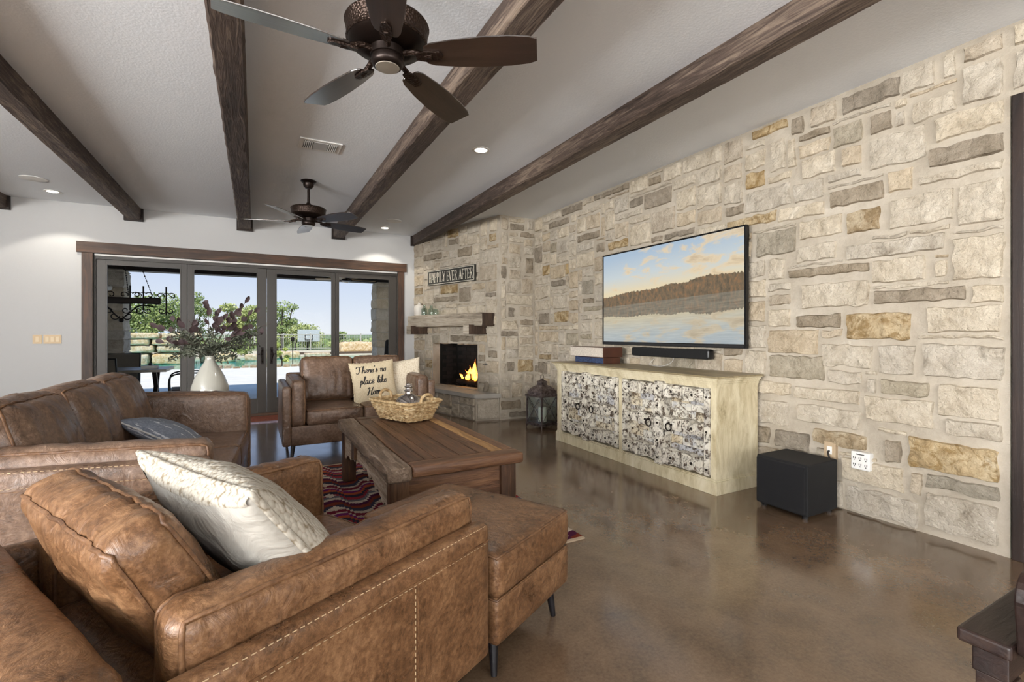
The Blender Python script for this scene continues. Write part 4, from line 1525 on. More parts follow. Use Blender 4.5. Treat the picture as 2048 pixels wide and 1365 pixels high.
def resample(pts, n):
    P = pts + [pts[0]]
    ds = [0]
    for i in range(len(P) - 1):
        ds.append(ds[-1] + (P[i + 1] - P[i]).length)
    out = []
    j = 0
    for k in range(n):
        s = ds[-1] * k / n
        while ds[j + 1] < s:
            j += 1
        t_ = (s - ds[j]) / max(1e-9, ds[j + 1] - ds[j])
        out.append(P[j].lerp(P[j + 1], t_))
    return out


wv_ = MB()
NR, NS = 13, 46
for j in range(NR):
    t_ = j / (NR - 1)
    hx, hy = 0.125 + 0.05 * t_, 0.20 + 0.055 * t_
    base_ = resample(rrect(hx, hy, 0.04), NS * 2)
    pts = []
    for k, p in enumerate(base_):
        nrm = Vector((p.x / hx ** 2, p.y / hy ** 2, 0)).normalized()
        ph = 1 if ((k // 2) + j) % 2 == 0 else -1
        pts.append(p + nrm * (0.0045 * ph * (1 if k % 2 == 0 else 0.6)) + Vector((0, 0, 0.008 + 0.135 * t_ + 0.002 * math.sin(k * 1.3 + j))))
    wv_.tube(pts, 0.0072, 5, closed=True)
wv_.build('weave', 'wicker', bk, smooth=60)
uv_ = MB()
b0, b1 = resample(rrect(0.125, 0.20, 0.04), NS), resample(rrect(0.175, 0.255, 0.04), NS)
for k in range(NS):
    uv_.tube([b0[k] + Vector((0, 0, 0.004)), b1[k] + Vector((0, 0, 0.148))], 0.004, 5)
uv_.build('stakes', 'wicker', bk, smooth=60)
rim = MB()
rim.tube([p + Vector((0, 0, 0.152)) for p in resample(rrect(0.18, 0.26, 0.04), 60)], [0.011 + 0.002 * (k % 2) for k in range(60)], 8, closed=True)
rim.build('rim', 'wicker', bk, smooth=60)
MB().box(-0.12, 0.12, -0.19, 0.19, 0.002, 0.010).build('bottom', 'wicker', bk)
for sy_ in (-1, 1):
    pts = spline([(-0.055, sy_ * 0.255, 0.14), (-0.05, sy_ * 0.265, 0.19), (0, sy_ * 0.27, 0.215), (0.05, sy_ * 0.265, 0.19), (0.055, sy_ * 0.255, 0.14)], 6)
    MB().tube(pts, [0.012 + 0.002 * (k % 2) for k in range(len(pts))], 8).build('handle', 'wicker', bk, smooth=60)
bt = MB().lathe([(0.045, 0), (0.075, 0.02), (0.092, 0.055), (0.094, 0.085), (0.080, 0.115), (0.045, 0.135), (0.026, 0.145), (0.024, 0.158), (0.034, 0.164), (0.024, 0.172), (0.022, 0.182), (0.032, 0.190), (0.022, 0.196), (0.020, 0.208), (0.001, 0.212)], seg=28).build('silver_bottle', 'mercury', None, smooth=50)
bt.location = (1.12, 3.86, tz + 0.017)
bt.scale = (1.25, 1.25, 1.3)
tag(bt, 'squat silvered glass bottle sitting inside the wicker basket', 'bottle')

# ---------------------------------------------------------------- carved media cabinet
cab = thing('media_cabinet', 'long cream painted cabinet with four chipped carved doors below the television', 'cabinet', (3.0, 3.435, 0), R(-90))
HWc = 1.065
MB().box(-HWc + 0.012, HWc - 0.012, 0.085, 0.49, 0.115, 0.80).build('body', 'creampaint', cab)
pl = MB().box(-HWc, HWc, -0.005, 0.50, 0.0, 0.098)
pl.box(-HWc + 0.006, HWc - 0.006, 0.001, 0.496, 0.098, 0.108).box(-HWc + 0.01, HWc - 0.01, 0.005, 0.492, 0.108, 0.115)
pl.build('plinth', 'creampaint', cab, bevel=0.003)
ff = [(-HWc + 0.012, -0.955, 0.115, 0.80, 'stile'), (-0.018, 0.036, 0.115, 0.80, 'stile'), (1.003, HWc - 0.012, 0.115, 0.80, 'stile'), (-0.955, -0.018, 0.788, 0.80, 'rail'), (0.036, 1.003, 0.788, 0.80, 'rail')]
for x0, x1, z0, z1, nm in ff:
    MB().box(x0, x1, 0.008, 0.085, z0, z1).build(nm, 'creampaint', cab, bevel=0.002)
cr = MB()
z = 0.80
for k, (o_, h_) in enumerate(((0.004, 0.014), (0.012, 0.010), (0.008, 0.006), (0.020, 0.010), (0.015, 0.006), (0.028, 0.012), (0.022, 0.005), (0.040, 0.008))):
    cr.box(-HWc - o_ + 0.012, HWc + o_ - 0.012, 0.008 - o_, 0.492 + 0.5 * 0, z, z + h_)
    z += h_
cr.build('crown_moulding', 'creampaint', cab)
MB().box(-HWc - 0.038, HWc + 0.038, -0.042, 0.495, z, 0.885).build('top_board', 'cabtop', cab, bevel=0.003)


def torus_pts(c, r, ax='y', n=20):
    out = []
    for k in range(n):
        a = 2 * PI * k / n
        if ax == 'y':
            out.append((c[0] + r * math.cos(a), c[1], c[2] + r * math.sin(a)))
        else:
            out.append((c[0] + r * math.cos(a), c[1] + r * math.sin(a), c[2]))
    return out


rc = random.Random(21)


def cab_door(x0, x1, z0, z1, meet):
    """meet=+1: scalloped meeting stile on its right edge; -1: none (its left edge meets)"""
    d = MB().box(x0, x1, 0.072, 0.084, z0, z1).build('door', 'chip', cab)
    w, h = x1 - x0, z1 - z0
    sx0 = x0 + (0.045 if meet > 0 else 0.0)
    sx1 = x1 - (0.10 if meet > 0 else 0.05)
    # recessed courses
    zz = z0 + 0.01
    k = 0
    while zz < z1 - 0.03:
        hh = rc.uniform(0.055, 0.085)
        xa = sx0 - 0.005 if meet > 0 else x0
        split = rc.uniform(0.3, 0.7)
        for (a, b_) in ((0, split), (split, 1)):
            m_ = rc.choice(('chip', 'chip', 'chipblue', 'chiptan'))
            xx0, xx1 = xa + (sx1 - xa) * a + 0.002, xa + (sx1 - xa) * b_ - 0.002
            MB().box(xx0, xx1, 0.072 - rc.uniform(0.003, 0.009), 0.073, zz + 0.002, min(zz + hh, z1) - 0.002).build('course_board', m_, d)
        zz += hh
        k += 1
    # carved rails: blocks with scroll profile and rosettes
    for (ra, rb) in ((0.0, 0.20), (0.42, 0.60), (0.82, 1.0)):
        za, zb_ = z0 + h * ra, z0 + h * rb
        nb_ = 2
        ww = (sx1 - sx0) / nb_
        for i in range(nb_):
            xa = sx0 + ww * i
            a_ = za + rc.uniform(0.0, 0.014)
            c_ = zb_ - rc.uniform(0.0, 0.014)
            dd = -0.022 - rc.uniform(0, 0.012) - (0.012 if i == (0 if meet > 0 else 0) else 0)
            pf = [(xa + 0.003, a_), (xa + ww * 0.35, a_ + rc.uniform(-0.006, 0.006)), (xa + ww * 0.6, a_ + 0.014), (xa + ww - 0.003, a_ + rc.uniform(0, 0.01)),
                  (xa + ww - 0.003, c_), (xa + ww * 0.7, c_ - rc.uniform(0, 0.01)), (xa + ww * 0.5, c_ - 0.016), (xa + ww * 0.3, c_), (xa + 0.003, c_)]
            bl = MB().prism(pf, lambda x, z_: (x, 0.072, z_), lambda x, z_, dd=dd: (x, dd, z_)).build('carved_block', 'chipcarved', d, bevel=0.005)
            cx, cz = xa + ww * 0.5, (a_ + c_) / 2
            ro = MB()
            for q in range(10):
                an = 2 * PI * q / 10
                ro.ball((cx + 0.020 * math.cos(an), dd - 0.001, cz + 0.020 * math.sin(an)), 0.0085, 6, 4, (1, 0.6, 1))
            ro.tube(torus_pts((cx, dd, cz), 0.034), 0.005, 5, closed=True)
            ro.build('rosette', 'chipcarved', bl, smooth=60)
            MB().ball((cx, dd - 0.005, cz), 0.010, 8, 5, (1, 0.8, 1)).build('stud', 'iron', bl, smooth=60)
            gm = MB()
            for q in range(7):
                gx = xa + 0.012 + (ww - 0.024) * q / 6
                gm.box(gx - 0.006, gx + 0.006, dd - 0.006, dd, c_ - 0.024, c_ - 0.012)
            gm.build('dentils', 'chipcarved', bl)
    # hinge-side stile with studs
    hx0, hx1 = (x0, x0 + 0.045) if meet > 0 else (x1 - 0.05, x1)
    sl_ = MB().box(hx0 + 0.001, hx1 - 0.001, -0.006, 0.072, z0, z1).build('side_stile', 'chipcarved', d, bevel=0.004)
    for q in (0.07, 0.5, 0.9):
        MB().ball(((hx0 + hx1) / 2, -0.009, z0 + h * q), 0.009, 8, 5, (1, 0.8, 1)).build('stud', 'iron', sl_, smooth=60)
    # inner dark reveal on the stile beside the recess
    if meet > 0:
        pf_l, pf_r = [], []
        n_ = 36
        for q in range(n_ + 1):
            t_ = q / n_
            zq = z0 - 0.012 + (h + 0.03) * t_
            pf_r.append((x1 + 0.004 + 0.012 * math.sin(t_ * 22), zq))
            pf_l.append((x1 - 0.088 + 0.020 * math.sin(t_ * 25 + 1) - 0.008 * math.sin(t_ * 50), zq))
        ms = MB().prism(pf_r + pf_l[::-1], lambda x, z_: (x, 0.072, z_), lambda x, z_: (x, -0.042, z_)).build('meeting_stile', 'chipcarved', d, bevel=0.0)
        for q in (0.06, 0.28, 0.5, 0.72, 0.94):
            ro = MB()
            for e_ in range(8):
                an = 2 * PI * e_ / 8
                ro.ball((x1 - 0.04 + 0.017 * math.cos(an), -0.042, z0 + h * q + 0.017 * math.sin(an)), 0.008, 6, 4, (1, 0.6, 1))
            ro.build('rosette', 'chipcarved', ms, smooth=60)
            MB().ball((x1 - 0.04, -0.047, z0 + h * q), 0.009, 8, 5).build('stud', 'iron', ms, smooth=60)
    rx = x1 - 0.135 if meet > 0 else x0 + 0.075
    rp = MB().tube(torus_pts((rx, -0.052, z0 + h * 0.48), 0.030), 0.0055, 7, closed=True)
    rp.ball((rx, -0.046, z0 + h * 0.48 + 0.030), 0.011, 8, 5)
    rp.build('ring_pull', 'iron', d, smooth=60)


cab_door(-0.953, -0.452, 0.128, 0.786, 1)
cab_door(-0.438, -0.022, 0.128, 0.786, -1)
cab_door(0.040, 0.555, 0.128, 0.786, 1)
cab_door(0.569, 1.001, 0.128, 0.786, -1)


# ---------------------------------------------------------------- television wall things
tv = thing('television', 'large flat television showing a lake at sunset on the stone wall', 'television', (3.445, 3.34, 1.578), R(-90))
TW, TH = 0.888, 0.497
fr_ = MB()
fr_.box(-TW, TW, 0.0, 0.035, TH - 0.014, TH).box(-TW, TW, 0.0, 0.035, -TH, -TH + 0.034).box(-TW, -TW + 0.014, 0.0, 0.035, -TH + 0.034, TH - 0.014).box(TW - 0.014, TW, 0.0, 0.035, -TH + 0.034, TH - 0.014)
fr_.build('bezel', 'blackplastic', tv, bevel=0.002)
MB().box(-TW + 0.014, TW - 0.014, 0.006, 0.012, -TH + 0.034, TH - 0.014).build('screen', 'screen', tv)
MB().box(-TW + 0.01, TW - 0.01, 0.012, 0.045, -TH + 0.012, TH - 0.01).build('rear_case', 'blackmatte', tv)
MB().box(-0.25, 0.25, 0.045, 0.125, -0.2, 0.2).build('wall_mount', 'blackmatte', tv)
MB().box(-TW + 0.02, TW - 0.02, -0.001, 0.001, -TH + 0.006, -TH + 0.026).build('lower_trim', plain('tv_trim', '3a3a3c', 0.3, 0.5), tv)

sb = thing('soundbar', 'black soundbar mounted under the television', 'speaker', (3.42, 3.255, 1.02), R(-90))
cu = Cushion(0.95, 0.075, 0.088, 0.016)
cush_part('body', cu, 'blackplastic', sb, T(0, 0.03, 0), n=(12, 8, 8))
MB().box(-0.46, 0.46, -0.0095, -0.0075, -0.038, 0.038).build('grille', 'blackmatte', sb)
MB().box(-0.03, 0.03, 0.066, 0.14, -0.03, 0.03).build('bracket', 'blackmatte', sb)
cbl = MB().tube(spline([(3.46, 3.20, 0.985), (3.44, 3.22, 0.93), (3.40, 3.30, 0.892), (3.42, 3.45, 0.891), (3.46, 3.52, 0.900), (3.50, 3.50, 0.95)], 8), 0.0025, 6).build('power_cable', 'lightgrey', None, smooth=60)
tag(cbl, 'thin grey cable lying on the cabinet top under the soundbar', 'cable')

bx = thing('blue_case', 'flat blue and white patterned case under the carved box on the cabinet', 'box', (3.28, 4.12, 0.885))
MB().box(-0.11, 0.11, -0.25, 0.25, 0.002, 0.066).build('case', 'boxbrown', bx, bevel=0.004)
MB().box(-0.113, -0.109, -0.24, 0.24, 0.006, 0.062).build('printed_spine', 'bluebox', bx)
bx = thing('carved_box', 'wooden box with whitewashed carved front stacked on the blue case', 'box', (3.285, 4.155, 0.952))
MB().box(-0.125, 0.135, -0.285, 0.285, 0.001, 0.105).build('body', 'boxbrown', bx, bevel=0.004)
MB().box(-0.132, -0.124, -0.283, 0.283, 0.004, 0.102).build('carved_front', 'boxwhite', bx, bevel=0.002)

sw = thing('subwoofer', 'black cube subwoofer on the floor by the stone wall', 'speaker', (3.27, 1.951, 0))
MB().box(-0.165, 0.18, -0.176, 0.176, 0.022, 0.355).build('cabinet', 'blackmatte', sw, bevel=0.012, bseg=3)
MB().box(-0.183, -0.166, -0.165, 0.165, 0.035, 0.343).build('front_grille', plain('speaker_cloth', '121214', 0.95), sw, bevel=0.006)
for sx_ in (-0.13, 0.14):
    for sy_ in (-0.14, 0.14):
        MB().lathe([(0.018, 0), (0.02, 0.024)], (sx_, sy_, 0), 10).build('foot', 'blackplastic', sw)

op = thing('wall_outlet', 'beige outlet plate with a plug on the stone wall behind the subwoofer', 'outlet', (3.518, 1.862, 0.385), R(-90))
MB().box(-0.037, 0.037, 0.0, 0.04, -0.06, 0.06).build('plate', plain('beige_plate', 'b7a184', 0.5), op, bevel=0.003)
MB().box(-0.016, 0.016, -0.003, 0.002, -0.022, 0.032).build('socket', 'white', op)
MB().tube(spline([(0, -0.004, 0.0), (0.0, -0.02, -0.004), (0.01, -0.03, -0.03), (0.03, -0.04, -0.08), (0.0, -0.03, -0.2)], 6), 0.006, 6).build('plug_cord', 'blackplastic', op, smooth=60)
op = thing('outlet_tap', 'white six-socket outlet tap plugged into the stone wall', 'outlet', (3.50, 1.664, 0.362), R(-90))
MB().box(-0.055, 0.055, 0.0, 0.055, -0.058, 0.058).build('body', 'white', op, bevel=0.008, bseg=3)
sl_ = MB()
for i in range(3):
    for j in range(2):
        cx, cz = -0.034 + 0.034 * i, 0.012 - 0.042 * j
        sl_.box(cx - 0.007, cx - 0.004, -0.002, 0.001, cz, cz + 0.012).box(cx + 0.004, cx + 0.007, -0.002, 0.001, cz, cz + 0.012).box(cx - 0.0025, cx + 0.0025, -0.002, 0.001, cz - 0.010, cz - 0.004)
sl_.box(-0.025, 0.025, -0.002, 0.001, 0.040, 0.046)
sl_.build('slots', 'slotdark', op)

for (nm, lb, x, w_, k) in (('light_switch', 'single beige switch plate on the white wall', -2.342, 0.085, 1), ('light_switch', 'wide three-gang beige switch plate on the white wall', -2.218 + 0.015, 0.165, 3)):
    t = thing(nm, lb, 'light switch', (x, YB, 1.133), 0, 'beige switch plates')
    MB().box(-w_ / 2, w_ / 2, -0.008, 0, -0.055, 0.055).build('plate', 'almond', t, bevel=0.002)
    for q in range(k):
        cx = (q - (k - 1) / 2) * 0.048
        MB().box(cx - 0.016, cx + 0.016, -0.012, -0.007, -0.032, 0.032).build('rocker', plain('switch_rocker', 'e0cba6', 0.4), t, bevel=0.002)

# lantern
ln = thing('candle_lantern', 'weathered metal lantern with a candle on the floor beside the cabinet', 'lantern', (3.25, 5.20, 0), R(12))
hb_ = 0.135
MB().box(-hb_ - 0.012, hb_ + 0.012, -hb_ - 0.012, hb_ + 0.012, 0.035, 0.055).box(-hb_, hb_, -hb_, hb_, 0.055, 0.072).build('base', 'tin', ln, bevel=0.003)
for sx_ in (-1, 1):
    for sy_ in (-1, 1):
        MB().tube([(sx_ * hb_, sy_ * hb_, 0.036), (sx_ * (hb_ + 0.008), sy_ * (hb_ + 0.008), 0)], [0.011, 0.006], 6).build('foot', 'tin', ln)
        MB().box(sx_ * hb_ - 0.008, sx_ * hb_ + 0.008, sy_ * hb_ - 0.008, sy_ * hb_ + 0.008, 0.072, 0.405).build('corner_post', 'tin', ln)
for k in range(4):
    M_ = RZ(90 * k)
    g_ = MB().box(-hb_ + 0.008, hb_ - 0.008, -hb_ - 0.001, -hb_ + 0.001, 0.072, 0.405, M_).build('pane', 'lglass', ln)
    xb = MB()
    xb.bar(M_ @ Vector((-hb_ + 0.01, -hb_ - 0.003, 0.08)), M_ @ Vector((hb_ - 0.01, -hb_ - 0.003, 0.40)), 0.004)
    xb.bar(M_ @ Vector((hb_ - 0.01, -hb_ - 0.004, 0.08)), M_ @ Vector((-hb_ + 0.01, -hb_ - 0.004, 0.40)), 0.004)
    xb.build('cross_wires', 'tin', ln)
rf = MB()
prof = [(hb_ + 0.02, 0.400), (hb_ + 0.02, 0.415), (hb_ - 0.002, 0.425), (hb_ - 0.006, 0.46), (hb_ - 0.03, 0.50), (hb_ - 0.07, 0.53), (0.045, 0.545), (0.04, 0.57), (0.052, 0.575), (0.045, 0.59), (0.02, 0.605), (0.012, 0.62)]
vs, fs = [], []
for (r_, z_) in prof:
    vs += [(-r_, -r_, z_), (r_, -r_, z_), (r_, r_, z_), (-r_, r_, z_)]
for i in range(len(prof) - 1):
    for k in range(4):
        l = (k + 1) % 4
        fs.append((i * 4 + k, i * 4 + l, i * 4 + 4 + l, i * 4 + 4 + k))
fs += [(3, 2, 1, 0), tuple((len(prof) - 1) * 4 + k for k in range(4))]
rf.add(vs, fs)
rf.build('roof', 'tin', ln)
MB().tube(torus_pts((0, 0, 0.645), 0.026), 0.005, 6, closed=True).build('ring_handle', 'tin', ln, smooth=60)
cn_ = MB().lathe([(0.055, 0.001), (0.055, 0.16), (0.05, 0.185), (0.035, 0.175), (0.005, 0.17), (0.004, 0.185), (0.001, 0.19)], (0, 0, 0), 20).build('pillar_candle', 'wax', None, smooth=50)
cn_.location = (3.25, 5.19, 0.0725)
tag(cn_, 'ivory pillar candle standing inside the metal lantern', 'candle')

# ---------------------------------------------------------------- fireplace things
def fmat(s, z, o):
    """local x runs right as seen from the room, y into the wall, z up"""
    p = fpt(s, z, o)
    return Matrix(((-FE.x, -FN.x, 0, p.x), (-FE.y, -FN.y, 0, p.y), (0, 0, 1, p.z), (0, 0, 0, 1)))


mt = thing('mantel_shelf', 'weathered grey timber mantel on two dark corbels over the fire', 'mantel')
mt.matrix_world = fmat(1.03, 0, 0.0)
ml = 0.915
cu = Cushion(2 * ml, 0.235, 0.185, 0.012, (0, 0, 0), 0.008, (6, 12, 12), seed=4)
cush_part('beam', cu, 'mantel', mt, T(0, -0.1125, 1.4), n=(50, 8, 8))
cu = Cushion(0.03, 0.232, 0.182, 0.006, (0, 0, 0), 0.003, (12, 12, 12), seed=2)
cush_part('end_face', cu, 'manteldark', mt, T(ml - 0.006, -0.1125, 1.4), n=(4, 8, 8))
for cx in (0.70, -0.72):
    c_ = MB().box(cx - 0.06, cx + 0.06, -0.335, 0.005, 1.192, 1.31).box(cx - 0.06, cx + 0.06, -0.335, -0.245, 1.31, 1.328)
    o = c_.build('corbel', 'manteldark', mt, bevel=0.006)
    MB().box(cx - 0.058, cx + 0.058, -0.339, -0.334, 1.196, 1.324).build('corbel_face', 'mantel', o)

sg_ = thing('wooden_sign', 'black wooden sign with cream capitals above the mantel', 'sign')
sg_.matrix_world = fmat(1.046, 2.093, 0.0)
SWd, SHt = 0.578, 0.118
MB().box(-SWd, SWd, -0.062, -0.027, -SHt, SHt).build('board', 'signblack', sg_, bevel=0.003)
bd = MB()
for z_ in (-SHt + 0.012, SHt - 0.012):
    bd.box(-SWd + 0.008, SWd - 0.008, -0.0635, -0.061, z_ - 0.004, z_ + 0.004)
for x_ in (-SWd + 0.012, SWd - 0.012):
    bd.box(x_ - 0.004, x_ + 0.004, -0.0635, -0.061, -SHt + 0.012, SHt - 0.012)
bd.build('painted_border', 'signcream', sg_)
MB().box(-0.3, 0.3, -0.028, 0.0, -0.03, 0.03).build('hanging_batten', 'signblack', sg_)
SER = {  # strokes (x0, z0, x1, z1, half-width) in units of letter height; serifs added at listed points
    'H': (.62, [(.12, 0, .12, 1, .055), (.50, 0, .50, 1, .055), (.12, .5, .5, .5, .022)], [(.12, 0), (.12, 1), (.5, 0), (.5, 1)]),
    'A': (.64, [(.08, 0, .32, 1, .026), (.56, 0, .32, 1, .06), (.17, .34, .47, .34, .022)], [(.08, 0), (.56, 0)]),
    'P': (.54, [(.12, 0, .12, 1, .055), (.12, .975, .34, .975, .025), (.34, .975, .43, .88, .035), (.43, .88, .43, .62, .05), (.43, .62, .34, .52, .035), (.34, .50, .12, .50, .025)], [(.12, 0), (.12, 1)]),
    'I': (.27, [(.13, 0, .13, 1, .055)], [(.13, 0), (.13, 1)]),
    'L': (.50, [(.12, 0, .12, 1, .055), (.12, .025, .44, .025, .025), (.44, 0, .46, .2, .02)], [(.12, 1), (.12, 0)]),
    'Y': (.60, [(.06, 1, .30, .46, .055), (.54, 1, .30, .46, .026), (.30, 0, .30, .48, .055)], [(.07, 1), (.53, 1), (.30, 0)]),
    'E': (.52, [(.12, 0, .12, 1, .055), (.12, .975, .44, .975, .025), (.44, 1, .45, .8, .02), (.12, .5, .36, .5, .022), (.36, .4, .36, .6, .02), (.12, .025, .45, .025, .025), (.45, 0, .47, .2, .02)], [(.12, 0), (.12, 1)]),
    'V': (.62, [(.07, 1, .31, 0, .06), (.55, 1, .31, 0, .026)], [(.07, 1), (.55, 1)]),
    'R': (.60, [(.12, 0, .12, 1, .055), (.12, .975, .34, .975, .025), (.34, .975, .43, .88, .035), (.43, .88, .43, .66, .05), (.43, .66, .34, .54, .035), (.34, .52, .12, .52, .025), (.30, .52, .50, 0, .055)], [(.12, 0), (.12, 1), (.52, 0)]),
    'F': (.50, [(.12, 0, .12, 1, .055), (.12, .975, .44, .975, .025), (.44, 1, .45, .78, .02), (.12, .5, .35, .5, .022), (.35, .4, .35, .6, .02)], [(.12, 0), (.12, 1)]),
    'T': (.56, [(.28, 0, .28, 1, .055), (.05, .975, .51, .975, .025), (.05, 1, .04, .78, .02), (.51, 1, .52, .78, .02)], [(.28, 0)]),
    ' ': (.28, [], []),
}
lt = MB()
text = 'HAPPILY EVER AFTER'
tot = sum(SER[c][0] for c in text)
LHt = 0.148
kx = (2 * SWd - 0.075) / tot
x_ = -SWd + 0.04
for c in text:
    adv, strokes, sers = SER[c]
    for (a, b_, d, e, hw_) in strokes:
        p, q = Vector((x_ + a * kx, -0.0635, (b_ - 0.5) * LHt)), Vector((x_ + d * kx, -0.0635, (e - 0.5) * LHt))
        dd = (q - p).normalized()
        nn_ = Vector((-dd.z, 0, dd.x)) * hw_ * (kx * abs(dd.z) + LHt * abs(dd.x))
        lt.add([p - nn_, q - nn_, q + nn_, p + nn_], [(0, 1, 2, 3)])
    for (a, b_) in sers:
        zc_ = (b_ - 0.5) * LHt
        lt.add([(x_ + (a - .1) * kx, -0.0638, zc_ - 0.0025), (x_ + (a + .1) * kx, -0.0638, zc_ - 0.0025), (x_ + (a + .1) * kx, -0.0638, zc_ + 0.0025), (x_ + (a - .1) * kx, -0.0638, zc_ + 0.0025)], [(0, 1, 2, 3)])
    x_ += adv * kx
lt.build('lettering', 'signcream', sg_, weld=False)

mz = 1.4935
for (nm, lb, s, o_, prof, mat) in (
        ('white_jug', 'matt white stoneware jug at the back-wall end of the mantel', 1.80, 0.10, [(0.07, 0), (0.085, 0.02), (0.088, 0.13), (0.075, 0.165), (0.035, 0.185), (0.022, 0.19), (0.022, 0.215), (0.018, 0.217), (0.016, 0.20), (0.001, 0.19)], plain('white_stoneware', 'dcd6cc', 0.5)),
        ('glass_bottle', 'tall clear glass bottle next to the white jug on the mantel', 1.615, 0.13, [(0.045, 0), (0.05, 0.01), (0.05, 0.10), (0.03, 0.125), (0.022, 0.13), (0.022, 0.165), (0.027, 0.17), (0.019, 0.168), (0.018, 0.135), (0.044, 0.10), (0.044, 0.012), (0.001, 0.01)], 'bglass'),
        ('glass_bottle', 'middle clear glass bottle on the mantel between taller and shorter bottles', 1.455, 0.11, [(0.042, 0), (0.046, 0.01), (0.046, 0.09), (0.028, 0.11), (0.024, 0.115), (0.024, 0.15), (0.029, 0.155), (0.02, 0.153), (0.02, 0.12), (0.04, 0.09), (0.04, 0.012), (0.001, 0.01)], 'bglass'),
        ('glass_bottle', 'short squat clear glass jar at the end of the mantel bottle row', 1.32, 0.12, [(0.038, 0), (0.042, 0.01), (0.042, 0.06), (0.03, 0.075), (0.028, 0.09), (0.033, 0.095), (0.024, 0.093), (0.024, 0.078), (0.037, 0.058), (0.037, 0.012), (0.001, 0.01)], 'bglass')):
    o = MB().lathe(prof, seg=24).build(nm, mat, None, smooth=45)
    o.location = fpt(s, mz, o_)
    tag(o, lb, 'bottle' if 'glass' in nm else 'jug', 'mantel bottles' if 'glass' in nm else None)
gk = thing('gas_key', 'small chrome gas valve key in the stone beside the fire', 'valve')
gk.matrix_world = fmat(0.25, 0.765, 0.0)
MB().tube([(0, 0.02, 0), (0, -0.05, 0)], 0.006, 8).build('stem', 'chrome', gk, smooth=60)
MB().tube([(-0.05, -0.05, -0.004), (0.05, -0.05, 0.004)], 0.006, 8).build('bar', 'chrome', gk, smooth=60)
MB().lathe([(0.016, 0), (0.016, 0.01), (0.001, 0.011)], (0, 0, 0), 12).build('escutcheon', 'chrome', gk).matrix_local = T(0, -0.028, 0) @ RX(90)
rk = MB()
cu = Cushion(0.10, 0.10, 0.15, 0.05, (0, 0, 0), 0.02, (14, 14, 14), seed=6)
cu.mesh(rk, (8, 8, 10))
rk.v = [(x * (1 - 0.5 * max(0, z + 0.07) / 0.15), y * (1 - 0.5 * max(0, z + 0.07) / 0.15), z) for x, y, z in rk.v]
o = rk.build('hearth_rock', 'st_g', None, smooth=40)
o.location = fpt(0.16, 0.37 + 0.083, 0.11)
tag(o, 'small pointed grey rock standing at the corner of the hearth slab', 'rock')

# ---------------------------------------------------------------- ceiling things
def fan(label, x, y, a0):
    t = thing('ceiling_fan', label, 'ceiling fan', (x, y, 0), 0, 'ceiling fans')
    MB().lathe([(0.078, ZC - 0.001), (0.08, ZC - 0.012), (0.055, ZC - 0.03), (0.052, ZC - 0.06), (0.03, ZC - 0.085), (0.001, ZC - 0.086)], (0, 0, 0), 28).build('canopy', 'fanmetal', t, smooth=40)
    MB().tube([(0, 0, ZC - 0.08), (0, 0, 2.57)], 0.013, 12).build('downrod', 'fanmetal', t, smooth=40)
    MB().lathe([(0.018, 2.615), (0.04, 2.575), (0.055, 2.568), (0.10, 2.562), (0.172, 2.556), (0.178, 2.55)], (0, 0, 0), 40).build('motor_cover', 'fanmetal', t, smooth=40)
    MB().lathe([(0.178, 2.551), (0.181, 2.545), (0.177, 2.541), (0.170, 2.482), (0.174, 2.476), (0.168, 2.470)], (0, 0, 0), 48).build('hammered_band', 'hammered', t, smooth=40)
    MB().lathe([(0.168, 2.472), (0.150, 2.455), (0.10, 2.444), (0.074, 2.442), (0.072, 2.412), (0.066, 2.41), (0.068, 2.404), (0.070, 2.385), (0.062, 2.372), (0.05, 2.367), (0.001, 2.366)], (0, 0, 0), 40).build('motor_body', 'fanmetal', t, smooth=40)
    MB().lathe([(0.001, 2.3625), (0.05, 2.3645), (0.052, 2.367)], (0, 0, 0), 28).build('switch_cap', plain('nickel_cap', 'b9b3a8', 0.3, 0.6), t, smooth=40)
    # blade outline (x outward from hub, y across)
    out = []
    for (r_, w_) in ((0.165, 0.034), (0.172, 0.046), (0.20, 0.058), (0.30, 0.071), (0.42, 0.079), (0.54, 0.078), (0.62, 0.070), (0.655, 0.058)):
        out.append((r_, w_))
    poly = [(r_, w_) for r_, w_ in out] + [(r_, -w_) for r_, w_ in reversed(out)]
    bme_ = MB().prism(poly, lambda a, b_: (a, b_, -0.0035), lambda a, b_: (a, b_, 0.0035)).mesh('blade', bevel=0.002)
    bme_.materials.append(MAT['walnut'])
    im = MB()
    im.tube(spline([(0.06, 0, 0.012), (0.11, 0, 0.016), (0.16, 0, 0.0), (0.20, 0, -0.008)], 5), [0.013] * 16, 8)
    ipoly = [(0.13, 0.016), (0.17, 0.026), (0.235, 0.020), (0.25, 0.0), (0.235, -0.020), (0.17, -0.026), (0.13, -0.016)]
    im.prism(ipoly, lambda a, b_: (a, b_, -0.013), lambda a, b_: (a, b_, -0.0045))
    ime = im.mesh('blade_iron', smooth=40)
    ime.materials.append(MAT['hammered'])
    for k in range(5):
        M_ = RZ(a0 + 72 * k) @ T(0, 0, 2.415) @ RX(PITCH)
        o = obj('blade', bme_, None, t)
        o.matrix_local = M_
        o = obj('blade_iron', ime, None, t)
        o.matrix_local = M_
    return t


PITCH = -14
fan('large dark ceiling fan with walnut blades directly overhead', 0.512, 2.094, -33)
fan('dark ceiling fan hanging on a downrod near the patio doors', 0.512, 5.569, 18)

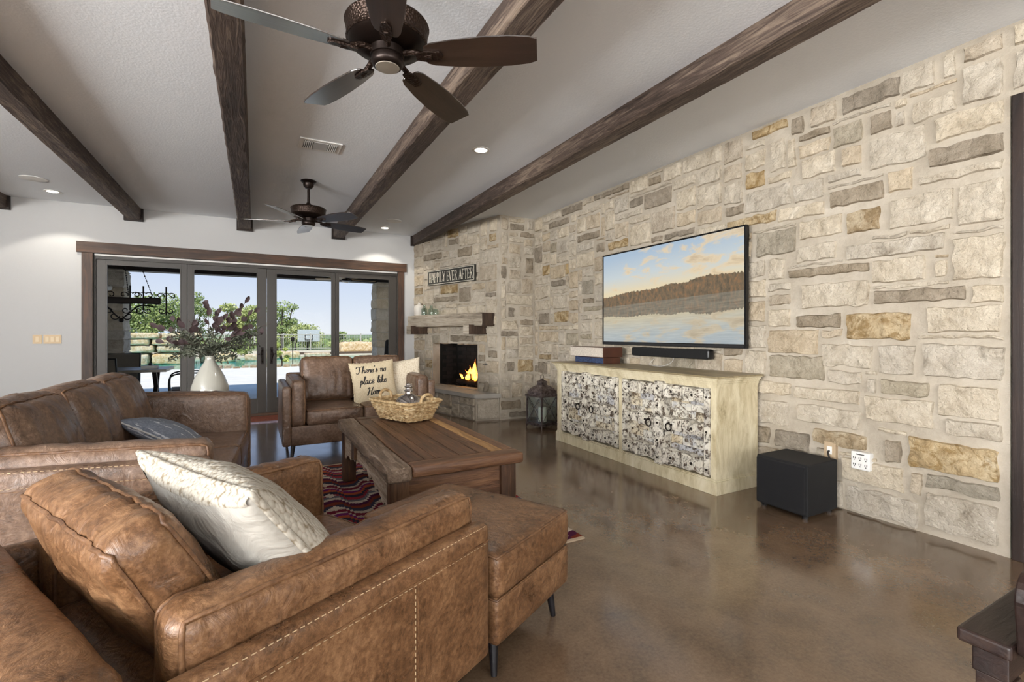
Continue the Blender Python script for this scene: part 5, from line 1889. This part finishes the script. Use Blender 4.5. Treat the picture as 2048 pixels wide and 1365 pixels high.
for (x, y, lb) in ((1.789, 3.894, 'recessed ceiling downlight between the third and fourth beams'), (-2.062, 7.392, 'recessed ceiling downlight above the light switches'), (1.788, 7.472, 'recessed ceiling downlight near the chimney breast')):
    t = thing('downlight', lb, 'ceiling light', (x, y, ZC), 0, 'recessed downlights')
    MB().lathe([(0.052, -0.001), (0.056, -0.006), (0.078, -0.005), (0.080, -0.0005)], (0, 0, 0), 28).build('trim_ring', 'white', t, smooth=40)
    MB().lathe([(0.001, -0.0035), (0.053, -0.0030)], (0, 0, 0), 28).build('lens', 'glow', t)
    add_light('downlight_beam', 'SPOT', (x, y, ZC - 0.02), (0, 0, 0), 28, (1.0, 0.93, 0.82), 0.05).data.spot_size = R(110)
for (x, y, lb) in ((-2.068, 6.87, 'flush round ceiling speaker beside the downlight over the switches'), (1.793, 6.946, 'flush round ceiling speaker beside the downlight by the chimney')):
    t = thing('ceiling_speaker', lb, 'ceiling speaker', (x, y, ZC), 0, 'round ceiling speakers')
    MB().lathe([(0.112, -0.0005), (0.113, -0.006), (0.106, -0.0075)], (0, 0, 0), 36).build('rim', 'white', t, smooth=40)
    MB().lathe([(0.107, -0.006), (0.001, -0.0075)], (0, 0, 0), 36).build('grille', 'lightgrey', t, smooth=40)
vt = thing('air_vent', 'white rectangular air vent in the ceiling between the fans', 'vent', (0.505, 4.47, ZC))
MB().box(-0.17, 0.17, -0.12, 0.12, -0.010, 0.0).build('frame', 'white', vt, bevel=0.003)
MB().box(-0.058, 0.058, -0.082, 0.082, -0.0135, -0.009).build('centre_plate', 'lightgrey', vt)
dk = MB().box(-0.135, -0.062, -0.085, 0.085, -0.0115, -0.009).box(0.062, 0.135, -0.085, 0.085, -0.0115, -0.009)
dk.build('throat', plain('vent_throat', '4a4a48', 0.8), vt)
for sg in (-1, 1):
    for k in range(5):
        xx = sg * (0.069 + 0.0145 * k)
        MB().bar((xx, -0.085, -0.0145), (xx, 0.085, -0.0145), 0.0075, 0.0035).build('louvre', 'white', vt)

# ---------------------------------------------------------------- vase on side table behind the sofa arm
st_ = thing('side_table', 'dark side table behind the long sofa arm carrying the vase', 'table', (-0.363, 5.20, 0))
MB().box(-0.22, 0.22, -0.22, 0.22, 0.49, 0.52).build('top', 'darkwood', st_, bevel=0.005)
for sx_ in (-1, 1):
    for sy_ in (-1, 1):
        MB().box(sx_ * 0.18 - 0.02, sx_ * 0.18 + 0.02, sy_ * 0.18 - 0.02, sy_ * 0.18 + 0.02, 0, 0.49).build('leg', 'darkwood', st_)
MB().box(-0.16, 0.16, -0.19, 0.19, 0.43, 0.49).build('apron', 'darkwood', st_)
va = thing('vase', 'glossy cream bottle-shaped vase behind the sofa arm', 'vase', (-0.363, 5.20, 0.5205))
MB().lathe([(0.001, 0.002), (0.085, 0.0), (0.10, 0.006), (0.14, 0.06), (0.156, 0.13), (0.150, 0.19), (0.120, 0.28), (0.075, 0.37), (0.045, 0.42), (0.037, 0.45), (0.040, 0.475), (0.035, 0.477), (0.030, 0.45), (0.03, 0.30), (0.001, 0.29)], seg=36).build('body', 'ceramic', va, smooth=50)
bq = thing('leaf_bouquet', 'bouquet of mauve leaves and sage sprigs in the cream vase', 'bouquet', (-0.363, 5.20, 0.97))
rb = random.Random(5)
stem_mb = MB()
spr = MB()


def leafpoly(mb, base, d, nrm, L, w):
    d = d.normalized()
    s = d.cross(nrm)
    if s.length < 1e-4:
        s = Vector((1, 0, 0))
    s.normalize()
    n2 = s.cross(d)
    row = []
    for (t_, ww, hh) in ((0, 0.06, 0), (0.25, 0.75, 0.05), (0.55, 1.0, 0.09), (0.82, 0.62, 0.06), (1.0, 0.03, 0)):
        c = base + d * (L * t_)
        row += [c - s * (w * ww) + n2 * (L * (hh + 0.07 * ww)), c + n2 * L * hh * 0.3, c + s * (w * ww) + n2 * (L * (hh + 0.07 * ww))]
    fs = []
    for i in range(4):
        for k in range(2):
            a = i * 3 + k
            fs.append((a, a + 1, a + 4, a + 3))
    mb.add(row, fs)


tips = [(0.28, 0.0, 0.52), (-0.02, 0.02, 0.50), (0.36, 0.05, 0.44), (0.44, -0.05, 0.40), (0.22, -0.1, 0.40), (-0.28, 0.0, 0.34), (-0.40, 0.05, 0.28), (-0.18, 0.1, 0.36), (0.10, -0.12, 0.36), (0.30, 0.1, 0.28),
        (0.42, 0.0, 0.22), (-0.32, -0.1, 0.22), (-0.12, -0.15, 0.30), (0.18, 0.15, 0.32), (0.05, 0.12, 0.42), (0.38, -0.12, 0.12), (-0.36, 0.1, 0.15), (0.24, -0.18, 0.22), (-0.22, -0.16, 0.14), (0.50, 0.05, 0.33)]
for i, tp_ in enumerate(tips):
    tip = Vector(tp_)
    pts = spline([(0, 0, -0.06), tuple(Vector((tip.x * 0.15, tip.y * 0.15, 0.10))), tuple(tip * 0.62 + Vector((0, 0, 0.05))), tuple(tip)], 5)
    stem_mb.tube(pts, 0.0022, 5)
    nl = 4 if i % 3 else 3
    for k in range(nl):
        p = pts[-1 - int(k * 2.2)]
        if i % 4 == 3:
            break
        lm = MB()
        dr = (tip.normalized() + Vector((rb.uniform(-0.9, 0.9), rb.uniform(-0.9, 0.9), rb.uniform(-0.3, 0.6)))).normalized()
        leafpoly(lm, p, dr, Vector((rb.uniform(-0.5, 0.5), -1, rb.uniform(-0.3, 0.5))), rb.uniform(0.055, 0.09), rb.uniform(0.019, 0.03))
        lm.build('leaf', 'mauve', bq, smooth=60)
for i in range(52):
    a = rb.uniform(0, 2 * PI)
    rr_ = rb.uniform(0.18, 0.42)
    tip = Vector((rr_ * math.cos(a), rr_ * math.sin(a) * 0.6, rb.uniform(-0.02, 0.30)))
    pts = spline([(0, 0, -0.04), (tip.x * 0.25, tip.y * 0.25, 0.08), tuple(tip * 0.7 + Vector((0, 0, 0.03))), tuple(tip)], 4)
    spr.tube(pts, 0.0014, 4)
    for p in pts[4:]:
        for q in range(3):
            dr = Vector((rb.uniform(-1, 1), rb.uniform(-1, 1), rb.uniform(-0.6, 0.8)))
            leafpoly(spr, p, dr, Vector((rb.uniform(-1, 1), -1, 0.3)), rb.uniform(0.028, 0.05), 0.007)
stem_mb.build('stems', 'stem', bq, smooth=60)
o = spr.build('sprigs', 'sage', bq, smooth=60, weld=False)
o['kind'] = 'stuff'

# ---------------------------------------------------------------- dark bench at the near right corner
bn = thing('wooden_bench', 'dark wooden bench with a rounded upright arm panel near the side door', 'bench', (1.9, 0.47, 0))
MB().box(-0.315, 0.6, -0.04, 0.063, 0.415, 0.45).build('seat_board', 'darkwood', bn, bevel=0.008, bseg=3)
MB().box(-0.26, 0.6, -0.02, 0.05, 0.33, 0.415).build('apron', 'darkwood', bn, bevel=0.003)
for x_ in (-0.225, 0.5):
    MB().box(x_ - 0.03, x_ + 0.03, -0.025, 0.045, 0.0, 0.33).build('leg', 'darkwood', bn, bevel=0.003)
pf = [(0.6, 0.40), (-0.24, 0.40), (-0.295, 0.435)]
for k in range(7):
    a = R(180 - 90 * k / 6)
    pf.append((-0.255 + 0.06 * math.cos(a), 0.565 + 0.06 * math.sin(a)))
pf += [(0.6, 0.625)]
MB().prism(pf, lambda x, z_: (x, -0.042, z_), lambda x, z_: (x, -0.078, z_)).build('arm_panel', 'darkwood', bn, bevel=0.004)
MB().box(-0.297, 0.6, -0.0795, -0.077, 0.492, 0.495).build('panel_groove', 'blackmatte', bn)


# ---------------------------------------------------------------- outside: covered patio, pool garden, hills
GZ = -0.13
MAT['deck'] = plain('pale_concrete_deck', 'dad4c8', 0.85, var=0.08, vscale=2)
MAT['lawn'] = plain('dry_lawn', '7d8450', 0.95, var=0.3, vscale=1.5)
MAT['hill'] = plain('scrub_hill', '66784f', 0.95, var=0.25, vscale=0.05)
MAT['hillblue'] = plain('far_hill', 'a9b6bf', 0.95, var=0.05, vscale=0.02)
MAT['water'] = plain('pool_water', '3f9c98', 0.06, 0.0, 0.6, bmp=0.15, bscale=4)
MAT['rock'] = stone_mat('pool_rock', [(0.25, '9c7c55'), (0.45, 'cdb48e'), (0.62, 'e3d3b8'), (0.8, 'f0e6d4')])
MAT['bark'] = plain('oak_bark', '5a4c40', 0.9, bmp=0.5, bscale=20)
MAT['fence'] = plain('grey_fence', 'b7b6ac', 0.6)
MAT['sling'] = plain('sling_mesh', '6f6658', 0.8)
MAT['soffit'] = wood('soffit_board', '241a14', '3a2a20', '55402f', 'y', 3.0, 0.6, 0.3)


def leaf_mat(name, lo, hi):
    m, nt, b = new_mat(name)
    g = nd(nt, 'NewGeometry')
    c = ramp(nt, g.outputs['Random Per Island'], [(0.1, lo), (0.9, hi)])
    nt.links.new(c, b.inputs['Base Color'])
    b.inputs['Roughness'].default_value = 0.7
    return m


MAT['oakleaf'] = leaf_mat('oak_leaves', '667a40', 'a3b068')
MAT['oakleaf2'] = leaf_mat('pale_oak_leaves', '8b964f', 'c2c684')
MAT['shrubleaf'] = leaf_mat('shrub_leaves', '8fa042', 'cbd27a')

struct(MB().box(-14, 12, YB + 0.165, 21.5, GZ - 0.2, GZ).build('patio_floor', 'deck'))
struct(MB().add([(-120, 21.4, GZ - 0.25), (140, 21.4, GZ - 0.25), (140, 160, -1.3), (-120, 160, -1.0)], [(0, 1, 2, 3)]).build('lawn', 'lawn'))
pool = struct(MB().add([(-9, 21.45, GZ - 0.08), (5.2, 21.45, GZ - 0.08), (7.5, 27, GZ - 0.08), (6.0, 31, GZ - 0.08), (-10, 31, GZ - 0.08)], [(0, 1, 2, 3, 4)]).build('pool_water', 'water'))
struct(MB().box(-12, 14, 31.0, 41.5, GZ - 0.25, GZ + 0.0).build('far_terrace', plain('gravel_terrace', 'c9bda2', 0.95, var=0.2, vscale=3)))
hm = MB()
hm.grid(lambda a, b_: (-300 + 700 * a, 150 + 60 * b_, -4 + 6.0 * math.sin(PI * b_) * (0.9 + 0.25 * noise.noise(Vector((a * 9, b_, 0))))), 60, 6)
struct(hm.build('hill_near', 'hill', smooth=60))
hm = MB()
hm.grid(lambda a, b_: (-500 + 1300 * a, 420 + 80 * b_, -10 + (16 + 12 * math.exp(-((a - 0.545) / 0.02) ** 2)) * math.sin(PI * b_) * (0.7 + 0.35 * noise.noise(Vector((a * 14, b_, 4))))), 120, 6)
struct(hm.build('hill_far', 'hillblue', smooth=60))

# patio roof, beam, stone columns
struct(MB().box(-12, 9, YB + 0.17, 12.45, 2.72, 2.95).build('patio_roof', 'soffit'))
pb = MB().box(-12, 9, 11.85, 12.15, 2.455, 2.72).build('patio_beam', 'beamdark')
tag(pb, 'dark timber beam along the outer edge of the patio roof', 'beam')
for (x0, x1, lb) in ((-2.86, -2.23, 'stone patio column beside the iron chandelier'), (2.60, 3.20, 'stone patio column at the fireplace end of the doors')):
    t = thing('stone_column', lb, 'column', ((x0 + x1) / 2, 12.0, GZ), 0, 'patio columns')
    hw_ = (x1 - x0) / 2
    MB().box(-hw_ + 0.02, hw_ - 0.02, -0.28, 0.28, 0, 2.585).build('core', 'mortar', t)
    z_ = 0.0
    k = 0
    while z_ < 2.57:
        h_ = min(rnd.uniform(0.16, 0.30), 2.58 - z_)
        _seed[0] += 1
        cu = Cushion(2 * hw_ + rnd.uniform(-0.02, 0.03), 0.60, h_ - 0.012, 0.02, (0, 0, 0), 0.02, (9, 9, 9), seed=_seed[0])
        cush_part('stone', cu, rnd.choice(('st_w', 'st_w2', 'st_w2', 'rock')), t, T(0, 0, z_ + h_ / 2), n=(8, 8, 4))
        z_ += h_
MB_ = None

# iron chandelier over the patio table
ch = thing('iron_chandelier', 'wrought iron and log chandelier hanging over the patio table', 'chandelier', (-1.98, 10.2, 0))
cu = Cushion(1.10, 0.12, 0.11, 0.03, (0, 0, 0), 0.012, (8, 8, 8), seed=3)
cush_part('log_beam', cu, 'beamdark', ch, T(0.0, 0, 1.765), n=(24, 6, 6))


def scroll(mb, c, r, a0, turns, sx=1, sz=1, th=0.009, y=0.0):
    pts = []
    n_ = 18
    for k in range(n_ + 1):
        t_ = k / n_
        a = a0 + turns * 2 * PI * t_
        rr_ = r * (1 - 0.75 * t_)
        pts.append((c[0] + sx * rr_ * math.cos(a), y, c[1] + sz * rr_ * math.sin(a)))
    mb.tube(pts, th, 5)


for x_ in (-0.50, -0.22, 0.12, 0.30, 0.62):
    arm = MB()
    arm.tube([(x_, -0.0, 1.60 if x_ < 0.6 else 1.52), (x_, 0, 1.93)], 0.012, 6)
    arm.lathe([(0.035, 0), (0.042, 0.008), (0.012, 0.012)], (x_, 0, 1.90), 8)
    arm.tube([(x_, 0, 1.91), (x_, 0, 2.02)], 0.013, 6)
    scroll(arm, (x_ - 0.085, 1.86), 0.06, R(-20), 0.9, 1, 1, 0.008)
    scroll(arm, (x_ + 0.085, 1.86), 0.06, R(200), 0.9, 1, -1, 0.008)
    scroll(arm, (x_ - 0.06, 1.60), 0.06, R(20), 1.0, 1, -1, 0.009)
    scroll(arm, (x_ + 0.06, 1.60), 0.06, R(160), 1.0, 1, 1, 0.009)
    arm.build('candle_arm', 'iron', ch, smooth=60)
cen = MB()
cen.tube(spline([(-0.5, 0, 1.62), (-0.25, 0, 1.70), (-0.08, 0, 1.52), (0, 0, 1.44)], 6), 0.012, 6)
cen.tube(spline([(0.5, 0, 1.66), (0.25, 0, 1.68), (0.08, 0, 1.52), (0, 0, 1.44)], 6), 0.012, 6)
scroll(cen, (-0.09, 1.50), 0.07, R(0), 1.0, 1, -1, 0.01)
scroll(cen, (0.09, 1.50), 0.07, R(180), 1.0, 1, 1, 0.01)
cen.ball((0, 0, 1.43), 0.04, 8, 6)
cen.build('centre_scrolls', 'iron', ch, smooth=60)
for (xa, xb_) in ((-0.45, -0.2), (0.1, 0.0), (0.42, 0.15)):
    cm_ = MB()
    p, q = Vector((xa, 0, 1.86)), Vector((xb_, 0.05, 2.72))
    n_ = 22
    for k in range(n_):
        a, b_ = p.lerp(q, k / n_), p.lerp(q, (k + 0.8) / n_)
        cm_.bar(a, b_, 0.016 if k % 2 else 0.006, 0.006 if k % 2 else 0.016)
    cm_.build('chain', 'iron', ch)

# patio table and chairs
pt_ = thing('patio_table', 'dark-topped patio dining table outside the doors', 'table', (-1.90, 10.05, GZ))
MB().box(-0.75, 0.62, -0.45, 0.45, 0.70, 0.745).build('top', plain('patio_top', '8c8375', 0.35, var=0.15), pt_, bevel=0.004)
for x_ in (-0.55, 0.42):
    for sg in (-1, 1):
        MB().bar((x_, sg * 0.30, 0.0), (x_, -sg * 0.18, 0.70), 0.06).build('leg', 'iron', pt_)
cs_ = thing('game_box', 'small white box lying on the patio table', 'box', (-1.55, 9.95, GZ + 0.746))
MB().box(-0.11, 0.11, -0.08, 0.08, 0, 0.05).build('box', 'white', cs_, bevel=0.004)
MB().ball((0.0, 0, 0.065), 0.025, 8, 6).build('knob', 'blackplastic', cs_, smooth=60)


def sling_chair(label, loc, rz):
    t = thing('patio_chair', label, 'chair', loc, rz, 'black sling patio chairs')
    MB().box(-0.24, 0.24, -0.24, 0.22, 0.405, 0.42).build('seat', 'sling', t)
    MB().add([(-0.24, 0.21, 0.43), (0.24, 0.21, 0.43), (0.24, 0.36, 0.95), (-0.24, 0.36, 0.95), (-0.24, 0.222, 0.43), (0.24, 0.222, 0.43), (0.24, 0.372, 0.95), (-0.24, 0.372, 0.95)], [(0, 1, 2, 3), (7, 6, 5, 4), (0, 4, 5, 1), (1, 5, 6, 2), (2, 6, 7, 3), (3, 7, 4, 0)]).build('backrest', 'sling', t)
    bf = MB().tube([(-0.25, 0.21, 0.40), (-0.25, 0.37, 0.96), (0.25, 0.37, 0.96), (0.25, 0.21, 0.40)], 0.017, 6)
    bf.build('back_frame', 'blackplastic', t, smooth=60)
    for sg in (-1, 1):
        MB().tube(spline([(sg * 0.27, 0.30, 0.66), (sg * 0.29, 0.1, 0.68), (sg * 0.29, -0.2, 0.66), (sg * 0.28, -0.27, 0.5), (sg * 0.27, -0.22, 0.0)], 5), 0.014, 6).build('leg', 'blackplastic', t, smooth=60)
        MB().tube([(sg * 0.25, -0.23, 0.405), (sg * 0.25, 0.21, 0.405), (sg * 0.27, 0.28, 0.0)], 0.014, 6).build('leg', 'blackplastic', t, smooth=60)
    return t


sling_chair('black sling patio chair with its back to the doors at the table', (-2.05, 9.30, GZ), R(180))
sling_chair('black sling patio chair across the patio table', (-2.12, 10.85, GZ), R(4))
sling_chair('black sling patio chair at the pool end of the patio table', (-0.98, 9.70, GZ), R(-84))
lc = thing('patio_dark_form', 'tall dark covered form with blue cushion near the right column', 'chair', (2.42, 9.75, GZ), R(200))  # dark form taken for a covered grill, built like a high-backed armchair
cu = Cushion(0.62, 0.10, 0.76, 0.04, (0, 0, 0), 0.006, (5, 5, 5), seed=2)
cush_part('backrest', cu, 'blackmatte', lc, T(0, 0.30, 0.84) @ RX(-8), n=(8, 5, 8))
MB().box(-0.33, 0.33, -0.30, 0.33, 0.25, 0.42).build('seat_base', 'blackmatte', lc, bevel=0.02)
for sg in (-1, 1):
    MB().box(sg * 0.33 - 0.05, sg * 0.33 + 0.05, -0.32, 0.30, 0.0, 0.62).build('arm', 'blackmatte', lc, bevel=0.02)
cu = Cushion(0.52, 0.16, 0.40, 0.06, (0, 0.02, 0), 0.006, (5, 5, 5), seed=2)
cush_part('cushion', cu, plain('blue_cushion', '4a5263', 0.9), lc, T(0.25, 0.10, 0.70) @ RZ(20) @ RX(-14), n=(8, 6, 8))
pf_ = thing('patio_fan', 'pale-bladed patio ceiling fan glimpsed under the patio beam', 'ceiling fan', (1.72, 10.6, 2.31))
MB().lathe([(0.012, 0.42), (0.012, 0.10), (0.09, 0.09), (0.10, 0.02), (0.05, 0.0), (0.001, -0.001)], (0, 0, 0), 20).build('motor', 'fanmetal', pf_, smooth=40)
for k in range(5):
    o = MB().prism([(0.10, 0.05), (0.62, 0.07), (0.64, 0.0), (0.62, -0.07), (0.10, -0.05)], lambda a, b_: (a, b_, -0.004), lambda a, b_: (a, b_, 0.004)).build('blade', plain('oak_blade', 'c8a87c', 0.5), pf_)
    o.matrix_local = RZ(12 + 72 * k) @ T(0, 0, 0.05) @ RX(10)
ls = MB().lathe([(0.001, 0.06), (0.03, 0.055), (0.055, 0.02), (0.05, 0.0), (0.001, -0.001)], (0, 0, 0), 14).build('porch_lamp', 'white', None, smooth=50)
ls.matrix_world = T(-2.45, 11.68, 2.08) @ RX(90)
tag(ls, 'small white round lamp on the left patio column', 'lamp')

# pool rocks and boulders
rw = random.Random(17)


def boulder(x, y, z, sx_, sy_, sz_, label, group, mat='rock', rz=0):
    _seed[0] += 1
    cu = Cushion(sx_, sy_, sz_, min(sx_, sy_, sz_) * 0.24, (0, 0, 0), min(sx_, sz_) * 0.10, (1.7 / sx_ * 2, 1.7 / sy_ * 2, 1.7 / sz_ * 2), seed=_seed[0])
    o = cu.mesh(MB(), (10, 8, 8)).build('boulder', mat, None, smooth=45)
    o.location = (x, y, z + sz_ / 2)
    o.rotation_euler = (0, 0, rz)
    tag(o, label, 'rock', group)
    return o


gz = GZ - 0.1
CRS = ('waterline course', 'second course', 'third course', 'top course')
END = ('column end', 'middle', 'bouquet end')
for j, (n_, z_, sx_, sz_, x0) in enumerate(((3, gz, 1.55, 0.55, -6.6), (3, gz + 0.58, 1.55, 0.33, -6.4), (3, gz + 0.93, 1.5, 0.27, -6.5), (3, gz + 1.22, 1.55, 0.24, -6.2))):
    for i in range(n_):
        boulder(x0 + i * (sx_ + 0.09), 27.2 - 0.05 * j, z_, sx_, 1.3, sz_, 'tan limestone block at the %s of the pool waterfall %s' % (END[i], CRS[j]), 'pool waterfall rocks')
for (x, y, sx_, sz_, lb) in ((-1.6, 28, 1.5, 0.45, 'nearest the waterfall'), (0.2, 28.6, 1.3, 0.35, 'behind the bouquet leaves'), (1.6, 30.2, 1.4, 0.4, 'in line with the door handles'), (3.3, 30.6, 1.4, 0.3, 'below the basketball hoop')):
    boulder(x, y, gz, sx_, 1.0, sz_, 'low pale boulder on the far pool rim ' + lb, 'pool rim rocks')
boulder(6.6, 36.5, GZ, 2.3, 1.3, 0.72, 'long pale boulder lying past the pool beside the grass', 'big lawn boulders')
boulder(8.6, 37.0, GZ, 1.5, 1.3, 0.62, 'rounded brown boulder at the end of the long pale one', 'big lawn boulders')
MAT['edging'] = stone_mat('edging_stone', [(0.25, '6d5c48'), (0.45, '9a8a72'), (0.62, 'b6a68c'), (0.8, 'cbbda4')])
for i in range(22):
    boulder(-1.2 + i * 0.29 + rw.uniform(-0.015, 0.015), 21.3 + rw.uniform(-0.1, 0.1), GZ - 0.02, 0.235, 0.22, rw.uniform(0.08, 0.14), 'small edging stone along the near pool rim', 'pool edging stones', 'edging')
ra = MB().box(2.2, 14, 33.2, 33.4, GZ, GZ + 0.14).build('timber_edging', 'bark')
tag(ra, 'low dark timber edging crossing beyond the pool', 'edging')


# fence
fc = thing('metal_fence', 'grey metal picket fence around the pool yard', 'fence', (0, 42, GZ))
for i in range(14):
    MB().box(-8 + i * 2.0 - 0.04, -8 + i * 2.0 + 0.04, -0.04, 0.04, 0, 1.36).build('post', 'fence', fc)
for z_ in (0.15, 1.05, 1.27):
    MB().box(-8, 18, -0.02, 0.02, z_ - 0.02, z_ + 0.02).build('rail', 'fence', fc)
pk = MB()
for i in range(int(26 / 0.13)):
    x_ = -8 + i * 0.13
    pk.box(x_ - 0.009, x_ + 0.009, -0.009, 0.009, 0.05, 1.3)
pk.build('pickets', 'fence', fc)['kind'] = 'stuff'
hp = thing('basketball_hoop', 'basketball hoop with clear backboard beyond the fence', 'hoop', (4.2, 45.5, GZ - 0.9))
MB().box(-0.9, 0.9, 0, 0.03, 1.55, 2.6).build('backboard', plain('acrylic_board', 'c3cbcf', 0.3), hp)
fr_ = MB()
for (a, b_) in (((-0.3, 1.7), (-0.3, 2.15)), ((-0.3, 2.15), (0.3, 2.15)), ((0.3, 2.15), (0.3, 1.7)), ((0.3, 1.7), (-0.3, 1.7))):
    fr_.bar((a[0], -0.01, a[1]), (b_[0], -0.01, b_[1]), 0.05)
fr_.build('target_square', 'iron', hp)
MB().tube(torus_pts((0, -0.3, 1.68), 0.23, 'z'), 0.02, 6, closed=True).build('rim', 'iron', hp, smooth=60)
MB().tube([(0, 0.1, 1.8), (0, 0.9, 1.0), (0, 1.0, 0)], 0.09, 8).build('pole', 'iron', hp)


# trees
def tree(name, label, x, y, z0, h, rad, n, mat, seed, clumps=9, group='oaks beyond the pool', trunk=True, lf=0.22, low=0.28):
    r_ = random.Random(seed)
    t = thing(name, label, 'tree', (x, y, z0), 0, group)
    cl = []
    for k in range(clumps):
        a = r_.uniform(0, 2 * PI)
        d = rad * math.sqrt(r_.uniform(0, 1)) * 0.75
        zz = h * r_.uniform(low + 0.08, 0.86)
        cl.append((d * math.cos(a), d * math.sin(a), zz, rad * r_.uniform(0.28, 0.48)))
    vs, fs = [], []
    for i in range(n):
        c = cl[i % clumps]
        v_ = Vector((r_.gauss(0, 1), r_.gauss(0, 1), r_.gauss(0, 1))).normalized() * c[3] * r_.uniform(0.55, 1.05)
        p = Vector((c[0] + v_.x, c[1] + v_.y, max(h * low * 0.5, c[2] + v_.z * 0.62)))
        u = Vector((r_.gauss(0, 1), r_.gauss(0, 1), r_.gauss(0, 1))).normalized()
        w_ = u.orthogonal().normalized()
        s = lf * r_.uniform(0.6, 1.3)
        o = len(vs)
        vs += [p - u * s * 0.5, p + w_ * s * 0.3, p + u * s * 0.5, p - w_ * s * 0.3]
        fs.append((o, o + 1, o + 2, o + 3))
    me = bpy.data.meshes.new('crown')
    me.from_pydata([tuple(q) for q in vs], [], fs)
    obj('crown', me, mat, t)
    if trunk:
        tm = MB()
        tm.tube([(0, 0, -0.3), (0.05, 0, h * 0.25), (0.0, 0.1, h * 0.5)], [h * 0.035, h * 0.028, h * 0.015], 7)
        for c in cl[:6]:
            tm.tube(spline([(0.03, 0.03, h * 0.25), (c[0] * 0.45, c[1] * 0.45, h * 0.4), (c[0], c[1], c[2])], 4), h * 0.009, 5)
        tm.build('trunk', 'bark', t, smooth=60)
    return t


tree('oak_tree', 'broad leafy oak behind the pool waterfall rocks', -12.6, 47, -0.4, 5.4, 3.4, 8000, 'oakleaf', 1, 20, low=0.1)
tree('oak_tree', 'leafy oak between the waterfall and the bouquet', -8.3, 53, -0.4, 5.4, 3.2, 8000, 'oakleaf', 2, 20, low=0.1)
tree('oak_tree', 'darker oak rising behind the leaf bouquet', -5.6, 60, -0.6, 6.6, 2.7, 3000, 'oakleaf', 3, 12, low=0.12)
tree('oak_tree', 'pale green oak to the left of the door centre stiles', -1.1, 48, -0.6, 4.7, 2.1, 5000, 'oakleaf2', 4, 14, low=0.1)
tree('oak_tree', 'tall open-branched oak just past the door centre stiles', 2.3, 51, -0.6, 5.4, 1.7, 1700, 'oakleaf', 5, 13, lf=0.2, low=0.32)
tree('oak_tree', 'low rounded yellow-green tree behind the basketball backboard', 3.9, 57, -0.6, 3.1, 2.9, 5000, 'oakleaf2', 6, 14, low=0.05)
tree('oak_tree', 'small green tree at the edge of the open view', 8.0, 53, -0.6, 2.4, 1.2, 1200, 'oakleaf', 7, 8, low=0.05)
for (x, y, h_, r_, lb, m_) in ((0.95, 21.7, 1.15, 0.33, 'yellow-green upright shrub beside the torch at the pool edge', 'shrubleaf'),):
    tree('shrub', lb, x, y, GZ - 0.05, h_, r_, 900, m_, 33, 9, 'pool edge shrubs', True, 0.09, 0.1)
tree('shrub', 'low green shrub past the pool near the bouquet', -0.5, 33, GZ - 0.05, 0.75, 0.8, 800, 'oakleaf', 34, 8, 'yard shrubs', False, 0.12, 0.05)
tc_ = thing('torch_post', 'thin black torch post at the pool edge', 'torch', (1.38, 21.6, GZ))
MB().tube([(0, 0, 0), (0, 0, 1.0)], 0.018, 6).build('post', 'iron', tc_)
MB().lathe([(0.02, 0), (0.07, 0.05), (0.06, 0.16), (0.02, 0.22)], (0, 0, 1.0), 10).build('head', 'iron', tc_, smooth=50)
# scrub on the near hill
sc_ = random.Random(8)
vs, fs = [], []
for i in range(9000):
    x, y = sc_.uniform(-60, 90), sc_.uniform(70, 150)
    zg = -0.75 - (y - 70) * 0.006
    p = Vector((x, y, zg + sc_.uniform(0, 1.0)))
    u = Vector((sc_.gauss(0, 1), sc_.gauss(0, 1), sc_.gauss(0, 1))).normalized()
    w_ = u.orthogonal().normalized()
    s = sc_.uniform(0.4, 1.1)
    o = len(vs)
    vs += [tuple(p - u * s * 0.5), tuple(p + w_ * s * 0.35), tuple(p + u * s * 0.5), tuple(p - w_ * s * 0.35)]
    fs.append((o, o + 1, o + 2, o + 3))
me = bpy.data.meshes.new('scrub')
me.from_pydata(vs, [], fs)
o = obj('undergrowth', me, 'oakleaf', None)
tag(o, 'low green scrub covering the land beyond the fence', 'undergrowth', None, 'stuff')
